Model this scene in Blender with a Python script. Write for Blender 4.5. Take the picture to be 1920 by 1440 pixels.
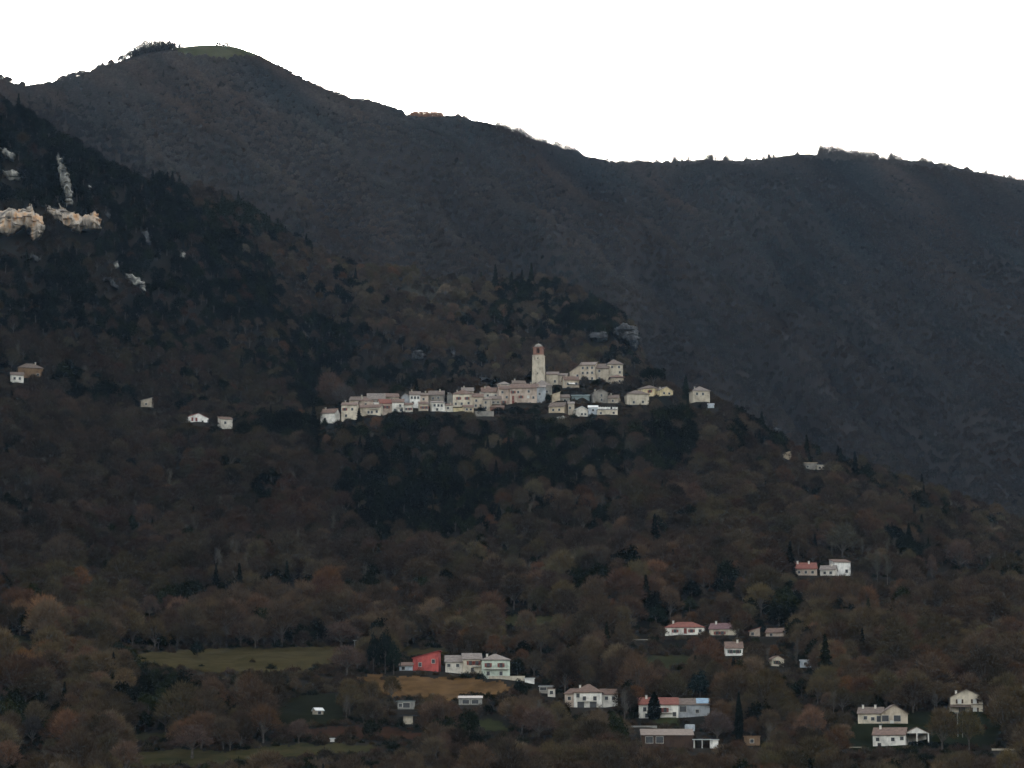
import bpy, math, random
import numpy as np

sc = bpy.context.scene
for o in list(bpy.data.objects):
    bpy.data.objects.remove(o)
COL = sc.collection
R = math.radians

# ------------------------------------------------------------------ camera
FPX = 5444.0                 # focal length in units of 1/1920 frame width
PITCH = 8.15
cam_d = bpy.data.cameras.new('camera')
cam_d.sensor_width = 36.0
cam_d.lens = FPX / 1920 * 36.0
cam_d.clip_start = 0.5
cam_d.clip_end = 20000
cam = bpy.data.objects.new('camera', cam_d)
cam.location = (0, 0, 0)
cam.rotation_euler = (R(90 + PITCH), 0, 0)
COL.objects.link(cam)
sc.camera = cam

# ------------------------------------------------------------------ world
SUN_EL, SUN_AZ = 8.0, -4.0          # low behind the ridge, so the whole valley lies in its shade
w = bpy.data.worlds.new('World')
sc.world = w
w.use_nodes = True
nt = w.node_tree
nt.nodes.clear()
sky = nt.nodes.new('ShaderNodeTexSky')
sky.sky_type = 'NISHITA'
sky.sun_disc = False
sky.sun_elevation = R(SUN_EL)
sky.sun_rotation = R(SUN_AZ)
sky.air_density = 1.0
sky.dust_density = 5.0
sky.ozone_density = 1.0
hs = nt.nodes.new('ShaderNodeHueSaturation')
hs.inputs['Saturation'].default_value = 0.30
bg = nt.nodes.new('ShaderNodeBackground')
bg.inputs['Strength'].default_value = 0.15
wo = nt.nodes.new('ShaderNodeOutputWorld')
nt.links.new(sky.outputs[0], hs.inputs['Color'])
nt.links.new(hs.outputs[0], bg.inputs[0])
nt.links.new(bg.outputs[0], wo.inputs[0])

sun_d = bpy.data.lights.new('sun', 'SUN')
sun_d.energy = 2.0
sun_d.angle = R(0.5)
sun_d.color = (1.0, 0.93, 0.84)
sun = bpy.data.objects.new('sun', sun_d)
sun.rotation_euler = (R(90 - SUN_EL), 0, R(180 - SUN_AZ))
COL.objects.link(sun)

sc.view_settings.view_transform = 'Standard'
sc.view_settings.look = 'None'
sc.view_settings.gamma = 1
sc.view_settings.exposure = 2.7
sc.view_settings.use_curve_mapping = False
sc.render.engine = 'CYCLES'
sc.cycles.use_denoising = True
sc.cycles.max_bounces = 4
sc.cycles.diffuse_bounces = 2
sc.cycles.glossy_bounces = 1
sc.cycles.transmission_bounces = 2
sc.cycles.volume_bounces = 0

rng = np.random.default_rng(7)
random.seed(7)

# ------------------------------------------------------------------ projection helpers
cp, sp_ = math.cos(R(PITCH)), math.sin(R(PITCH))

def px_dir(x, y):
    """(azimuth tangent angle, tan elevation) of a picture point of the 1920x1440 photograph"""
    cx = (np.asarray(x, float) - 960) / FPX
    cy = -(np.asarray(y, float) - 720) / FPX
    X = cx
    Y = cp - cy * sp_
    Z = sp_ + cy * cp
    return np.arctan2(X, Y), Z / np.hypot(X, Y)

def to_px(X, Y, Z):
    dep = Y * cp + Z * sp_
    v = -Y * sp_ + Z * cp
    return 960 + FPX * X / dep, 720 - FPX * v / dep

def curve(pts):
    xs = np.array([p[0] for p in pts], float)
    ys = np.array([p[1] for p in pts], float)
    a, t = px_dir(xs, ys)
    return a, t

# ------------------------------------------------------------------ noise
def vnoise(x, y, seed=0):
    x = np.asarray(x, float); y = np.asarray(y, float)
    xi = np.floor(x).astype(np.int64); yi = np.floor(y).astype(np.int64)
    fx = x - xi; fy = y - yi
    fx = fx * fx * (3 - 2 * fx); fy = fy * fy * (3 - 2 * fy)
    def h(i, j):
        n = (i * 374761393 + j * 668265263 + seed * 1442695041) & 0xFFFFFFFF
        n = ((n ^ (n >> 13)) * 1274126177) & 0xFFFFFFFF
        n = n ^ (n >> 16)
        return (n & 0xFFFF) / 65535.0
    return ((h(xi, yi) * (1 - fx) + h(xi + 1, yi) * fx) * (1 - fy)
            + (h(xi, yi + 1) * (1 - fx) + h(xi + 1, yi + 1) * fx) * fy)

def fbm(x, y, seed=0, n=4):
    s = 0; a = 0.5; t = 0
    for k in range(n):
        c, q = math.cos(0.6 + 1.1 * k), math.sin(0.6 + 1.1 * k)
        s = s + a * vnoise((x * c - y * q) * 2 ** k, (x * q + y * c) * 2 ** k, seed + 17 * k); t += a; a *= 0.5
    return s / t

# ------------------------------------------------------------------ terrain profile
RIDGE = [(-900, 420), (-500, 260), (-200, 175), (-60, 135), (0, 141), (38, 158), (70, 155), (100, 150), (150, 136), (200, 119),
         (240, 103), (280, 92), (320, 86), (360, 80), (400, 78), (440, 81), (480, 95), (520, 115), (560, 138), (600, 157),
         (660, 181), (700, 189), (740, 201), (768, 212), (800, 213), (860, 212), (900, 225), (940, 245), (1000, 268),
         (1060, 288), (1100, 302), (1150, 306), (1200, 306), (1260, 305), (1330, 302), (1400, 302), (1450, 296),
         (1500, 290), (1560, 293), (1640, 298), (1720, 302), (1780, 310), (1850, 326), (1920, 339), (2100, 385), (2400, 430), (2900, 520)]
MIDHILL = [(-900, 250), (-400, 300), (100, 335), (300, 372), (360, 384), (420, 402), (480, 432), (560, 462), (650, 495), (750, 520), (850, 535),
           (950, 548), (1020, 562), (1080, 577), (1140, 592), (1175, 612), (1192, 650), (1206, 700), (1240, 752), (1300, 785),
           (1360, 815), (1450, 860), (1600, 930), (1920, 1050), (2400, 1120)]
SPUR = [(-900, -150), (-400, 0), (0, 197), (60, 228), (120, 270), (200, 314), (260, 347), (310, 387), (350, 436), (400, 482), (450, 530),
        (500, 580), (560, 640), (620, 700), (700, 745), (800, 745), (1000, 720), (1100, 720), (1300, 790), (1450, 880), (1920, 1060), (2400, 1140)]
CREST = [(-900, 600), (0, 640), (100, 660), (200, 700), (350, 750), (450, 775), (560, 772), (650, 760), (750, 750), (850, 741), (950, 731),
         (1000, 722), (1050, 715), (1120, 712), (1180, 718), (1200, 736), (1250, 745), (1330, 762), (1380, 790),
         (1450, 832), (1500, 858), (1560, 874), (1620, 892), (1700, 922), (1800, 955), (1920, 1000), (2200, 1080), (2600, 1150)]
KN = [  # distance, curve
    (780, [(-900, 1540), (2900, 1540)]),
    (850, [(-900, 1462), (2900, 1462)]),
    (910, [(-900, 1400), (0, 1400), (400, 1385), (900, 1375), (1300, 1385), (1600, 1400), (1920, 1405), (2900, 1405)]),
    (990, [(-900, 1295), (0, 1290), (250, 1264), (600, 1264), (950, 1285), (1200, 1290), (1500, 1300), (1920, 1310), (2900, 1310)]),
    (1085, [(-900, 1200), (0, 1190), (250, 1208), (600, 1206), (760, 1206), (1000, 1168), (1050, 1168), (1250, 1185), (1500, 1190), (1920, 1205), (2900, 1205)]),
    (1180, [(-900, 1010), (0, 1030), (400, 1065), (700, 1075), (1000, 1070), (1300, 1080), (1600, 1080), (1920, 1110), (2900, 1150)]),
    (1300, [(-900, 850), (0, 880), (300, 915), (600, 950), (900, 920), (1200, 920), (1500, 975), (1700, 1015), (1920, 1070), (2900, 1130)]),
    (1450, [(-900, 700), (0, 750), (300, 810), (560, 806), (800, 796), (1100, 800), (1350, 805), (1450, 862), (1600, 925), (1920, 1025), (2900, 1110)]),
    (1525, CREST),
]
D_MAX = 5200.0
az_f = np.arctan(np.linspace(-1050, 1050, 420) * 1.0 / FPX * 1.0)
az_l = -np.concatenate([[math.pi], np.linspace(math.pi * 0.95, 0.22, 26)])
az_all = np.concatenate([az_l, az_f, -az_l[::-1]])
d_all = np.concatenate([[2, 10, 30, 60, 100, 160, 240, 340, 450, 560, 660, 730], np.arange(780, 1600, 2.6),
                        np.arange(1600, 2300, 6.0), np.arange(2300, 3500, 8.0), [3550, 3650, 3800, 4100, 4600, D_MAX]])
AZ, DD = np.meshgrid(az_all, d_all, indexing='ij')

def te_of(pts, az):
    a, t = curve(pts)
    return np.interp(az, a, t)

def ridge_dist(az):
    xs = px_dir(np.array([-900, 0, 400, 760, 1100, 1500, 1920, 2900]), 300)[0]
    return np.interp(az, xs, [2700, 2650, 2650, 2900, 3150, 3250, 3200, 3100])

def build_heights():
    Z = np.zeros_like(AZ)
    back = np.clip((math.pi * 0.9 - np.abs(az_all)) / (math.pi * 0.9 - 0.3), 0, 1) ** 1.5
    for i, a in enumerate(az_all):
        ds = [0, 60, 300, 600]
        zs = [-1.7, -6, -30, -22]
        for d, c in KN:
            ds.append(d); zs.append(d * te_of(c, a))
        tc = te_of(CREST, a); tsb = te_of(SPUR, a); tm = te_of(MIDHILL, a); tr = te_of(RIDGE, a)
        dr = float(ridge_dist(a))
        # dip behind the village crest where the spur does not simply climb on
        rise = tsb - tc
        z_c = 1525 * tc
        g = min(max((rise + 0.008) / 0.040, 0), 1); g = g * g * (3 - 2 * g)       # 1 where the spur simply climbs on
        z_sp = 1720 * max(tsb, tc - 0.004)
        z_hi = z_c + (z_sp - z_c) * 75 / 195
        ds.append(1600); zs.append(g * z_hi + (1 - g) * (z_c * 0.955))
        ds.append(1720); zs.append(g * z_sp + (1 - g) * (z_c * 0.975 + 0.3 * (1720 * min(tm, tc + 0.01) - z_c)))
        ds.append(1800); zs.append(g * (z_sp - 22 * (1 if tm < tsb else 0) + (0 if tm < tsb else (1960 * tm - z_sp) * 0.3))
                                   + (1 - g) * (z_c + (1960 * tm - z_c) * 0.45))
        ds.append(1960); zs.append(1960 * tm)
        ds.append(2090); zs.append(1960 * tm - 22)
        # main mountain: slightly concave face up to the skyline
        z0 = 1960 * tm - 22; z1 = dr * tr
        for s in (0.25, 0.5, 0.75, 0.93):
            ds.append(2090 + (dr - 2090) * s); zs.append(z0 + (z1 - z0) * (s ** 1.04))
        ds.append(dr); zs.append(z1)
        ds.append(dr + 120); zs.append(z1 - 30)
        ds.append(dr + 700); zs.append(z1 - 330)
        ds.append(D_MAX); zs.append(z1 - 600)
        z = np.interp(d_all, ds, zs)
        b = back[i]
        Z[i] = np.where(d_all > 780, z * b + (1 - b) * np.minimum(z, 20), z)
    # smooth along distance (keeps skyline within a pixel or two)
    core = Z.copy()
    for _ in range(3):
        core[:, 1:-1] = 0.25 * core[:, :-2] + 0.5 * core[:, 1:-1] + 0.25 * core[:, 2:]
    for _ in range(2):
        core[1:-1] = 0.25 * core[:-2] + 0.5 * core[1:-1] + 0.25 * core[2:]
    Z = core
    X = DD * np.sin(AZ); Y = DD * np.cos(AZ)
    px, py = to_px(X, Y, Z)
    # spurs and gullies of the main mountain
    drr = ridge_dist(AZ)
    m = np.clip((DD - 2120) / 250, 0, 1) * np.clip((drr - 20 - DD) / 260, 0, 1)
    wob = (fbm(px / 260.0, py / 260.0, 5, 3) - 0.5) * 95
    q1 = (px * 0.59 - py * 0.81 + wob) / 88.0
    q2 = (px * 0.50 - py * 0.86 + 0.6 * wob) / 41.0
    r1 = 1 - np.abs(np.sin(q1 * math.pi)) ** 1.3; r2 = 0.5 + 0.5 * np.sin(q2 * 2 * math.pi)
    side = np.interp(px, [250, 600, 800, 1350, 1600, 1900], [.35, .8, 1, 1, .65, .5])
    Z = Z + m * side * ((r1 - 0.5) * 104 + (r2 - 0.5) * 12)
    Z = Z + m * (fbm(X / 190, Y / 190, 9, 3) - 0.5) * 34
    # nearer slopes: knolls and gullies
    m2 = np.clip((DD - 1040) / 90, 0, 1) * np.clip((1420 - DD) / 90, 0, 1)
    Z = Z + m2 * (fbm(X / 75, Y / 75, 21, 4) - 0.5) * 34
    m3 = np.clip((DD - 1560) / 60, 0, 1) * np.clip((2060 - DD) / 60, 0, 1) * np.clip(1 - np.exp(-((DD - 1720) / 60.0) ** 2), 0.25, 1)
    Z = Z + m3 * (fbm(X / 60, Y / 60, 33, 4) - 0.5) * 36
    m4 = np.clip((DD - 500) / 100, 0, 1) * np.clip((1600 - DD) / 90, 0, 1)
    Z = Z + m4 * (fbm(X / 26, Y / 26, 41, 3) - 0.5) * 2.6
    return Z

Z = build_heights()

def zt(a, d):
    a = np.asarray(a, float); d = np.asarray(d, float)
    i = np.clip(np.searchsorted(az_all, a) - 1, 0, len(az_all) - 2)
    j = np.clip(np.searchsorted(d_all, d) - 1, 0, len(d_all) - 2)
    fa = np.clip((a - az_all[i]) / (az_all[i + 1] - az_all[i]), 0, 1)
    fd = np.clip((d - d_all[j]) / (d_all[j + 1] - d_all[j]), 0, 1)
    return ((Z[i, j] * (1 - fa) + Z[i + 1, j] * fa) * (1 - fd) + (Z[i, j + 1] * (1 - fa) + Z[i + 1, j + 1] * fa) * fd)

def z_xy(x, y):
    return zt(np.arctan2(x, y), np.hypot(x, y))

def hit(x, y, dmin=780, dmax=3500):
    a, t = px_dir(x, y)
    ds = np.arange(dmin, dmax, 2.0)
    te = zt(np.full_like(ds, float(a)), ds) / ds
    k = np.nonzero(te >= t)[0]
    if len(k) == 0:
        k = [int(np.argmax(te))]
    d = float(ds[k[0]])
    return float(a), d

def at(x, y, d):
    """world point at picture point and horizontal distance"""
    a, t = px_dir(x, y)
    return float(d * math.sin(a)), float(d * math.cos(a)), float(d * t)

# ------------------------------------------------------------------ materials
def new_mat(name):
    m = bpy.data.materials.new(name); m.use_nodes = True
    t = m.node_tree; t.nodes.clear()
    out = t.nodes.new('ShaderNodeOutputMaterial')
    return m, t, out

def surf(name, c1, c2, scale=0.6, rough=0.9, detail=5, bump=0.0, bscale=4.0, c3=None, spec=0.2, stretch=None):
    """noise mixed, weathered surface in object coordinates"""
    m, t, out = new_mat(name)
    N, L = t.nodes, t.links
    b = N.new('ShaderNodeBsdfPrincipled')
    b.inputs['Roughness'].default_value = rough
    b.inputs['Specular IOR Level'].default_value = spec
    tc = N.new('ShaderNodeTexCoord')
    mp = N.new('ShaderNodeMapping')
    if stretch: mp.inputs['Scale'].default_value = stretch
    L.new(tc.outputs['Object'], mp.inputs['Vector'])
    n = N.new('ShaderNodeTexNoise')
    n.inputs['Scale'].default_value = scale; n.inputs['Detail'].default_value = detail
    n.inputs['Roughness'].default_value = 0.65
    L.new(mp.outputs[0], n.inputs['Vector'])
    r = N.new('ShaderNodeValToRGB')
    r.color_ramp.elements[0].position = 0.36; r.color_ramp.elements[1].position = 0.64
    r.color_ramp.elements[0].color = (*c1, 1); r.color_ramp.elements[1].color = (*c2, 1)
    if c3:
        e = r.color_ramp.elements.new(0.52); e.color = (*c3, 1)
    L.new(n.outputs['Fac'], r.inputs[0])
    L.new(r.outputs[0], b.inputs['Base Color'])
    if bump:
        n2 = N.new('ShaderNodeTexNoise'); n2.inputs['Scale'].default_value = bscale; n2.inputs['Detail'].default_value = 4
        L.new(tc.outputs['Object'], n2.inputs['Vector'])
        bp = N.new('ShaderNodeBump'); bp.inputs['Strength'].default_value = bump; bp.inputs['Distance'].default_value = 0.3
        L.new(n2.outputs['Fac'], bp.inputs['Height']); L.new(bp.outputs[0], b.inputs['Normal'])
    L.new(b.outputs[0], out.inputs[0])
    return m

def wall_mat(name, c):
    d = tuple(v * 0.45 for v in c)
    e = tuple(v * 0.88 for v in c)
    return surf(name, d, c, 0.35, 0.9, 6, 0.25, 3.0, e, stretch=(1, 1, 0.6))

def roof_mat(name, c1, c2):
    m, t, out = new_mat(name)
    N, L = t.nodes, t.links
    b = N.new('ShaderNodeBsdfPrincipled'); b.inputs['Roughness'].default_value = 0.85
    b.inputs['Specular IOR Level'].default_value = 0.15
    tc = N.new('ShaderNodeTexCoord')
    n = N.new('ShaderNodeTexNoise'); n.inputs['Scale'].default_value = 0.9; n.inputs['Detail'].default_value = 8
    n.inputs['Roughness'].default_value = 0.75
    L.new(tc.outputs['Object'], n.inputs['Vector'])
    r = N.new('ShaderNodeValToRGB')
    r.color_ramp.elements[0].position = 0.35; r.color_ramp.elements[1].position = 0.66
    r.color_ramp.elements[0].color = (*c1, 1); r.color_ramp.elements[1].color = (*c2, 1)
    L.new(n.outputs['Fac'], r.inputs[0])
    wv = N.new('ShaderNodeTexWave'); wv.inputs['Scale'].default_value = 1.4; wv.bands_direction = 'X'
    wv.inputs['Distortion'].default_value = 0.5
    L.new(tc.outputs['Object'], wv.inputs['Vector'])
    bp = N.new('ShaderNodeBump'); bp.inputs['Strength'].default_value = 0.5; bp.inputs['Distance'].default_value = 0.08
    L.new(wv.outputs['Fac'], bp.inputs['Height']); L.new(bp.outputs[0], b.inputs['Normal'])
    L.new(r.outputs[0], b.inputs['Base Color'])
    L.new(b.outputs[0], out.inputs[0])
    return m

M = {}
for k, c in dict(white=(.80, .75, .65), cream=(.66, .57, .43), ivory=(.66, .60, .50), beige=(.52, .43, .32), pinkish=(.50, .395, .31),
                 stone=(.42, .355, .27), greystone=(.27, .245, .205), bluewhite=(.52, .56, .58), yellow=(.66, .54, .32), red=(.48, .10, .085),
                 darkred=(.30, .06, .06), mint=(.56, .61, .49), brick=(.27, .14, .10), tan=(.55, .44, .30), bright=(.86, .82, .74), dim=(.26, .25, .22),
                 palestone=(.52, .45, .34), grey=(.36, .37, .37), ochre=(.20, .125, .07), brownwood=(.06, .036, .024)).items():
    M[k] = wall_mat('plaster_' + k, c)
M['terracotta'] = roof_mat('roof_terracotta', (.085, .058, .046), (.20, .128, .095))
M['redtile'] = roof_mat('roof_redtile', (.13, .05, .038), (.24, .09, .065))
M['browntile'] = roof_mat('roof_browntile', (.085, .066, .055), (.19, .145, .115))
M['greytile'] = roof_mat('roof_greytile', (.12, .10, .085), (.25, .21, .18))
M['purpletile'] = roof_mat('roof_purpletile', (.11, .065, .065), (.20, .12, .115))
M['palesheet'] = surf('sheet_pale', (.45, .45, .43), (.65, .65, .62), 0.5, 0.5)
M['darksheet'] = surf('sheet_dark', (.02, .02, .022), (.05, .05, .05), 0.5, 0.6)
M['bluesheet'] = surf('sheet_blue', (.10, .19, .27), (.17, .29, .38), 0.5, 0.5)
M['greensheet'] = surf('sheet_green', (.11, .14, .14), (.18, .22, .21), 0.5, 0.5)
M['glass'] = surf('window_glass', (.012, .013, .016), (.03, .032, .036), 0.5, 0.25, spec=0.5)
M['curtain'] = surf('window_curtain', (.45, .44, .40), (.6, .58, .52), 0.8, 0.6)
M['shut_brown'] = surf('shutter_brown', (.035, .02, .014), (.07, .04, .026), 2, 0.7)
M['shut_red'] = surf('shutter_red', (.12, .03, .022), (.19, .05, .035), 2, 0.7)
M['shut_green'] = surf('shutter_green', (.02, .04, .03), (.04, .07, .05), 2, 0.7)
M['trim'] = surf('trim_pale', (.42, .39, .33), (.6, .56, .48), 1.0, 0.8)
M['iron'] = surf('iron_dark', (.03, .03, .03), (.06, .055, .05), 1.0, 0.6)
M['concrete'] = surf('concrete', (.25, .25, .24), (.42, .41, .39), 0.5, 0.9)
M['polewood'] = surf('pole_wood', (.15, .145, .13), (.27, .26, .23), 0.5, 0.9)
M['bark'] = surf('bark', (.04, .033, .027), (.10, .085, .07), 1.2, 0.95)
M['rock'] = surf('limestone', (.035, .036, .034), (.36, .34, .29), 0.22, 0.95, 10, 1.0, 0.5, (.15, .145, .125), stretch=(1, 1, 0.45))
M['rockwarm'] = surf('limestone_warm', (.05, .045, .04), (.50, .30, .16), 0.11, 0.95, 10, 1.0, 0.4, (.40, .34, .27), stretch=(1, 1, 0.35))
M['rockdark'] = surf('limestone_dark', (.012, .013, .014), (.085, .085, .083), 0.22, 0.95, 9, 1.0, 0.5, (.035, .036, .037), stretch=(1, 1, 0.45))

def foliage_mat(name, vary=0.5, transl=0.0):
    m, t, out = new_mat(name)
    N, L = t.nodes, t.links
    at_ = N.new('ShaderNodeAttribute'); at_.attribute_type = 'INSTANCER'; at_.attribute_name = 'tint'
    tc = N.new('ShaderNodeTexCoord')
    n = N.new('ShaderNodeTexNoise'); n.inputs['Scale'].default_value = 0.45; n.inputs['Detail'].default_value = 3
    L.new(tc.outputs['Object'], n.inputs['Vector'])
    mr = N.new('ShaderNodeMapRange')
    mr.inputs['From Min'].default_value = 0.3; mr.inputs['From Max'].default_value = 0.7
    mr.inputs['To Min'].default_value = 1 - vary; mr.inputs['To Max'].default_value = 1 + vary
    L.new(n.outputs['Fac'], mr.inputs['Value'])
    mx = N.new('ShaderNodeVectorMath'); mx.operation = 'SCALE'
    L.new(at_.outputs['Color'], mx.inputs[0]); L.new(mr.outputs[0], mx.inputs['Scale'])
    d = N.new('ShaderNodeBsdfDiffuse'); L.new(mx.outputs[0], d.inputs['Color'])
    L.new(d.outputs[0], out.inputs[0])
    return m
M['twigs'] = foliage_mat('twigs', 0.35)
M['leaves'] = foliage_mat('leaves', 0.4)

def ground_mat():
    m, t, out = new_mat('hillside_ground')
    N, L = t.nodes, t.links
    b = N.new('ShaderNodeBsdfDiffuse')
    tc = N.new('ShaderNodeTexCoord')
    n = N.new('ShaderNodeTexNoise'); n.inputs['Scale'].default_value = 0.03; n.inputs['Detail'].default_value = 10
    n.inputs['Roughness'].default_value = 0.7
    L.new(tc.outputs['Object'], n.inputs['Vector'])
    r = N.new('ShaderNodeValToRGB')
    e = r.color_ramp.elements
    e[0].position = 0.33; e[1].position = 0.7
    e[0].color = (.009, .010, .008, 1); e[1].color = (.028, .023, .018, 1)
    x = e.new(0.5); x.color = (.017, .015, .012, 1)
    L.new(n.outputs['Fac'], r.inputs[0])
    # pale beech litter covers the high mountain beyond the village hill
    sp = N.new('ShaderNodeSeparateXYZ'); L.new(tc.outputs['Object'], sp.inputs[0])
    mr = N.new('ShaderNodeMapRange'); mr.inputs['From Min'].default_value = 1950; mr.inputs['From Max'].default_value = 2200
    L.new(sp.outputs['Y'], mr.inputs['Value'])
    mx = N.new('ShaderNodeMix'); mx.data_type = 'RGBA'; mx.inputs['B'].default_value = (.032, .027, .024, 1)
    L.new(mr.outputs[0], mx.inputs['Factor']); L.new(r.outputs[0], mx.inputs['A'])
    L.new(mx.outputs['Result'], b.inputs['Color'])
    L.new(b.outputs[0], out.inputs[0])
    return m
M['ground'] = ground_mat()

# ------------------------------------------------------------------ mesh helpers
class MB:
    def __init__(s): s.v = []; s.f = []
    def quadbox(s, pts):
        n = len(s.v); s.v += pts
        for q in ((0, 3, 2, 1), (4, 5, 6, 7), (0, 1, 5, 4), (1, 2, 6, 5), (2, 3, 7, 6), (3, 0, 4, 7)):
            s.f.append([n + k for k in q])
    def box(s, x0, x1, y0, y1, z0, z1):
        s.quadbox([(x0, y0, z0), (x1, y0, z0), (x1, y1, z0), (x0, y1, z0), (x0, y0, z1), (x1, y0, z1), (x1, y1, z1), (x0, y1, z1)])
    def prism(s, prof, y0, y1):
        """profile in xz extruded along y"""
        n = len(s.v); k = len(prof)
        s.v += [(x, y0, z) for x, z in prof] + [(x, y1, z) for x, z in prof]
        s.f.append([n + i for i in range(k)]); s.f.append([n + k + i for i in reversed(range(k))])
        for i in range(k):
            j = (i + 1) % k
            s.f.append([n + i, n + k + i, n + k + j, n + j])
    def prismx(s, prof, x0, x1):
        n = len(s.v); k = len(prof)
        s.v += [(x0, y, z) for y, z in prof] + [(x1, y, z) for y, z in prof]
        s.f.append([n + i for i in reversed(range(k))]); s.f.append([n + k + i for i in range(k)])
        for i in range(k):
            j = (i + 1) % k
            s.f.append([n + j, n + k + j, n + k + i, n + i])
    def tube(s, p, q, r0, r1, n=6):
        p = np.array(p, float); q = np.array(q, float); d = q - p
        L = np.linalg.norm(d)
        if L < 1e-6: return
        d /= L; a = np.cross(d, (0.31, 0.95, 0.1)); a /= np.linalg.norm(a); b = np.cross(d, a)
        k = len(s.v)
        for c, r in ((p, r0), (q, r1)):
            for i in range(n):
                t = 2 * math.pi * i / n
                s.v.append(tuple(c + r * (math.cos(t) * a + math.sin(t) * b)))
        for i in range(n):
            j = (i + 1) % n
            s.f.append([k + i, k + j, k + n + j, k + n + i])
        s.f.append([k + i for i in reversed(range(n))]); s.f.append([k + n + i for i in range(n)])
    def lathe(s, prof, n=10, cx=0, cy=0):
        k = len(s.v); m = len(prof)
        for r, z in prof:
            for i in range(n):
                t = 2 * math.pi * i / n
                s.v.append((cx + r * math.cos(t), cy + r * math.sin(t), z))
        for a in range(m - 1):
            for i in range(n):
                j = (i + 1) % n
                s.f.append([k + a * n + i, k + a * n + j, k + (a + 1) * n + j, k + (a + 1) * n + i])
        s.f.append([k + (m - 1) * n + i for i in range(n)])
        s.f.append([k + i for i in reversed(range(n))])
    def build(s, name, mat, parent=None, loc=None):
        me = bpy.data.meshes.new(name)
        me.from_pydata(s.v, [], s.f)
        me.materials.append(mat); me.update()
        o = bpy.data.objects.new(name, me); COL.objects.link(o)
        if parent: o.parent = parent
        if loc: o.location = loc
        return o

def tag(o, label, cat, group=None):
    o['label'] = label; o['category'] = cat
    if group: o['group'] = group
    return o

def thing(name, label, cat, loc=(0, 0, 0), rz=0.0, group=None):
    o = bpy.data.objects.new(name, None); COL.objects.link(o)
    o.empty_display_size = 0.5
    o.location = loc; o.rotation_euler = (0, 0, rz)
    return tag(o, label, cat, group)

# ------------------------------------------------------------------ buildings: placement
VIL = 'houses of the hilltop village'
LOW = 'farmhouses below the village'
# name, x0, x1, y_eave, y_base, distance or None, roof, rise px, depth m, yaw deg, wall, roofmat, windows, label, category, options
BLD = []
def H(name, x0, x1, ye, yb, roof, rise, dep, yaw, wall, rmat, wins, label, d=None, cat='house', **kw):
    BLD.append(dict(name=name, x0=x0, x1=x1, ye=ye, yb=yb, roof=roof, rise=rise, dep=dep, yaw=yaw, wall=wall, rmat=rmat,
                    wins=wins, label=label, d=d, cat=cat, **kw))
def vd(yb):        # distance of a village house from the height of its foot in the picture
    return 1455 + (795 - yb) / 83.0 * 68
G = 'g'
# ---- village, left to right
H('house', 601, 628, 774, 795, 'gx', 7, 7, -22, 'white', 'terracotta', [(.3, .45, 's')], 'small white house apart at the left end of the village row', d=vd(792), chim=1)
H('house', 640, 669, 759, 788, 'gx', 4, 9, -14, 'cream', 'terracotta', [(.22, .72, 'r'), (.7, .72, 's'), (.3, .3, 's')], 'cream house beginning the village row behind a small conifer', d=vd(788))
H('house', 669, 713, 764, 780, 'gx', 5, 8, -4, 'cream', 'terracotta', [(.5, .45, 's'), (.64, .45, 's'), (.85, .5, 'y')], 'long low cream house with two small dark windows under the village roofs', d=vd(778), balc=(.55, .95, .85))
H('house', 676, 700, 752, 764, 'hip', 6, 8, 3, 'pinkish', 'terracotta', [(.4, .5, 's')], 'pinkish house with terracotta hipped roof above the long cream house', d=vd(764))
H('house', 689, 722, 748, 760, 'gx', 10, 9, 0, 'greystone', 'greytile', [], 'grey roofed house rising behind the left village row', d=1490)
H('house', 701, 712, 755, 766, 'flat', 0, 5, 0, 'bright', 'palesheet', [(.5, .5, 's')], 'tiny white flat topped annexe among red roofs left in the village', d=vd(768))
H('house', 713, 735, 756, 774, 'gx', 7, 8, 4, 'pinkish', 'redtile', [(.25, .6, 'r'), (.6, .6, 'r')], 'mauve pink house with red roof left of the white balcony house', d=vd(772))
H('house', 735, 757, 754, 774, 'gx', 6, 8, 3, 'white', 'terracotta', [(.25, .25, 's'), (.7, .68, 's'), (.75, .25, 's')], 'white house with dark balcony recess under a wide red roof', d=vd(774), balc=(.3, .95, .5), chim=1)
H('house', 757, 773, 759, 772, 'shed', 3, 6, 0, 'ivory', 'terracotta', [(.3, .4, 's'), (.7, .4, 'r')], 'low pale pink house between two white village houses', d=vd(772))
H('house', 768, 788, 740, 762, 'gx', 6, 9, -8, 'bright', 'browntile', [(.2, .75, 's'), (.5, .75, 's'), (.8, .75, 's'), (.3, .3, 's')], 'tall bright white house with three upper windows and grey gable side', d=1484, chim=1)
H('house', 752, 767, 744, 760, 'gy', 6, 9, -8, 'grey', 'greytile', [], 'blank blue-grey gabled house left of the tall bright white house', d=1488)
H('house', 788, 803, 741, 765, 'gx', 4, 8, 4, 'pinkish', 'browntile', [(.4, .7, 's'), (.4, .3, 'r')], 'narrow brownish house joined right of the tall bright white house', d=1484)
H('house', 786, 803, 757, 771, 'shed', 3, 5, 0, 'beige', 'terracotta', [(.4, .5, 'r'), (.8, .5, 'r')], 'low beige house in front of the narrow brownish house', d=vd(771))
H('house', 803, 832, 740, 757, 'gx', 7, 9, 5, 'greystone', 'browntile', [(.3, .6, 's'), (.65, .65, 's')], 'grey stone house with brown roof in mid village row', d=1490)
H('house', 810, 834, 755, 772, 'shed', 2, 6, 3, 'white', 'greytile', [(.2, .7, 's'), (.5, .7, 's'), (.75, .7, 's'), (.4, .25, 's')], 'low white house with row of narrow windows below grey stone house', d=vd(772))
H('house', 834, 849, 760, 770, 'shed', 2, 6, 0, 'ivory', 'terracotta', [(.4, .5, 's')], 'small pale lean-to house beside the low white house', d=vd(770))
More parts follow.
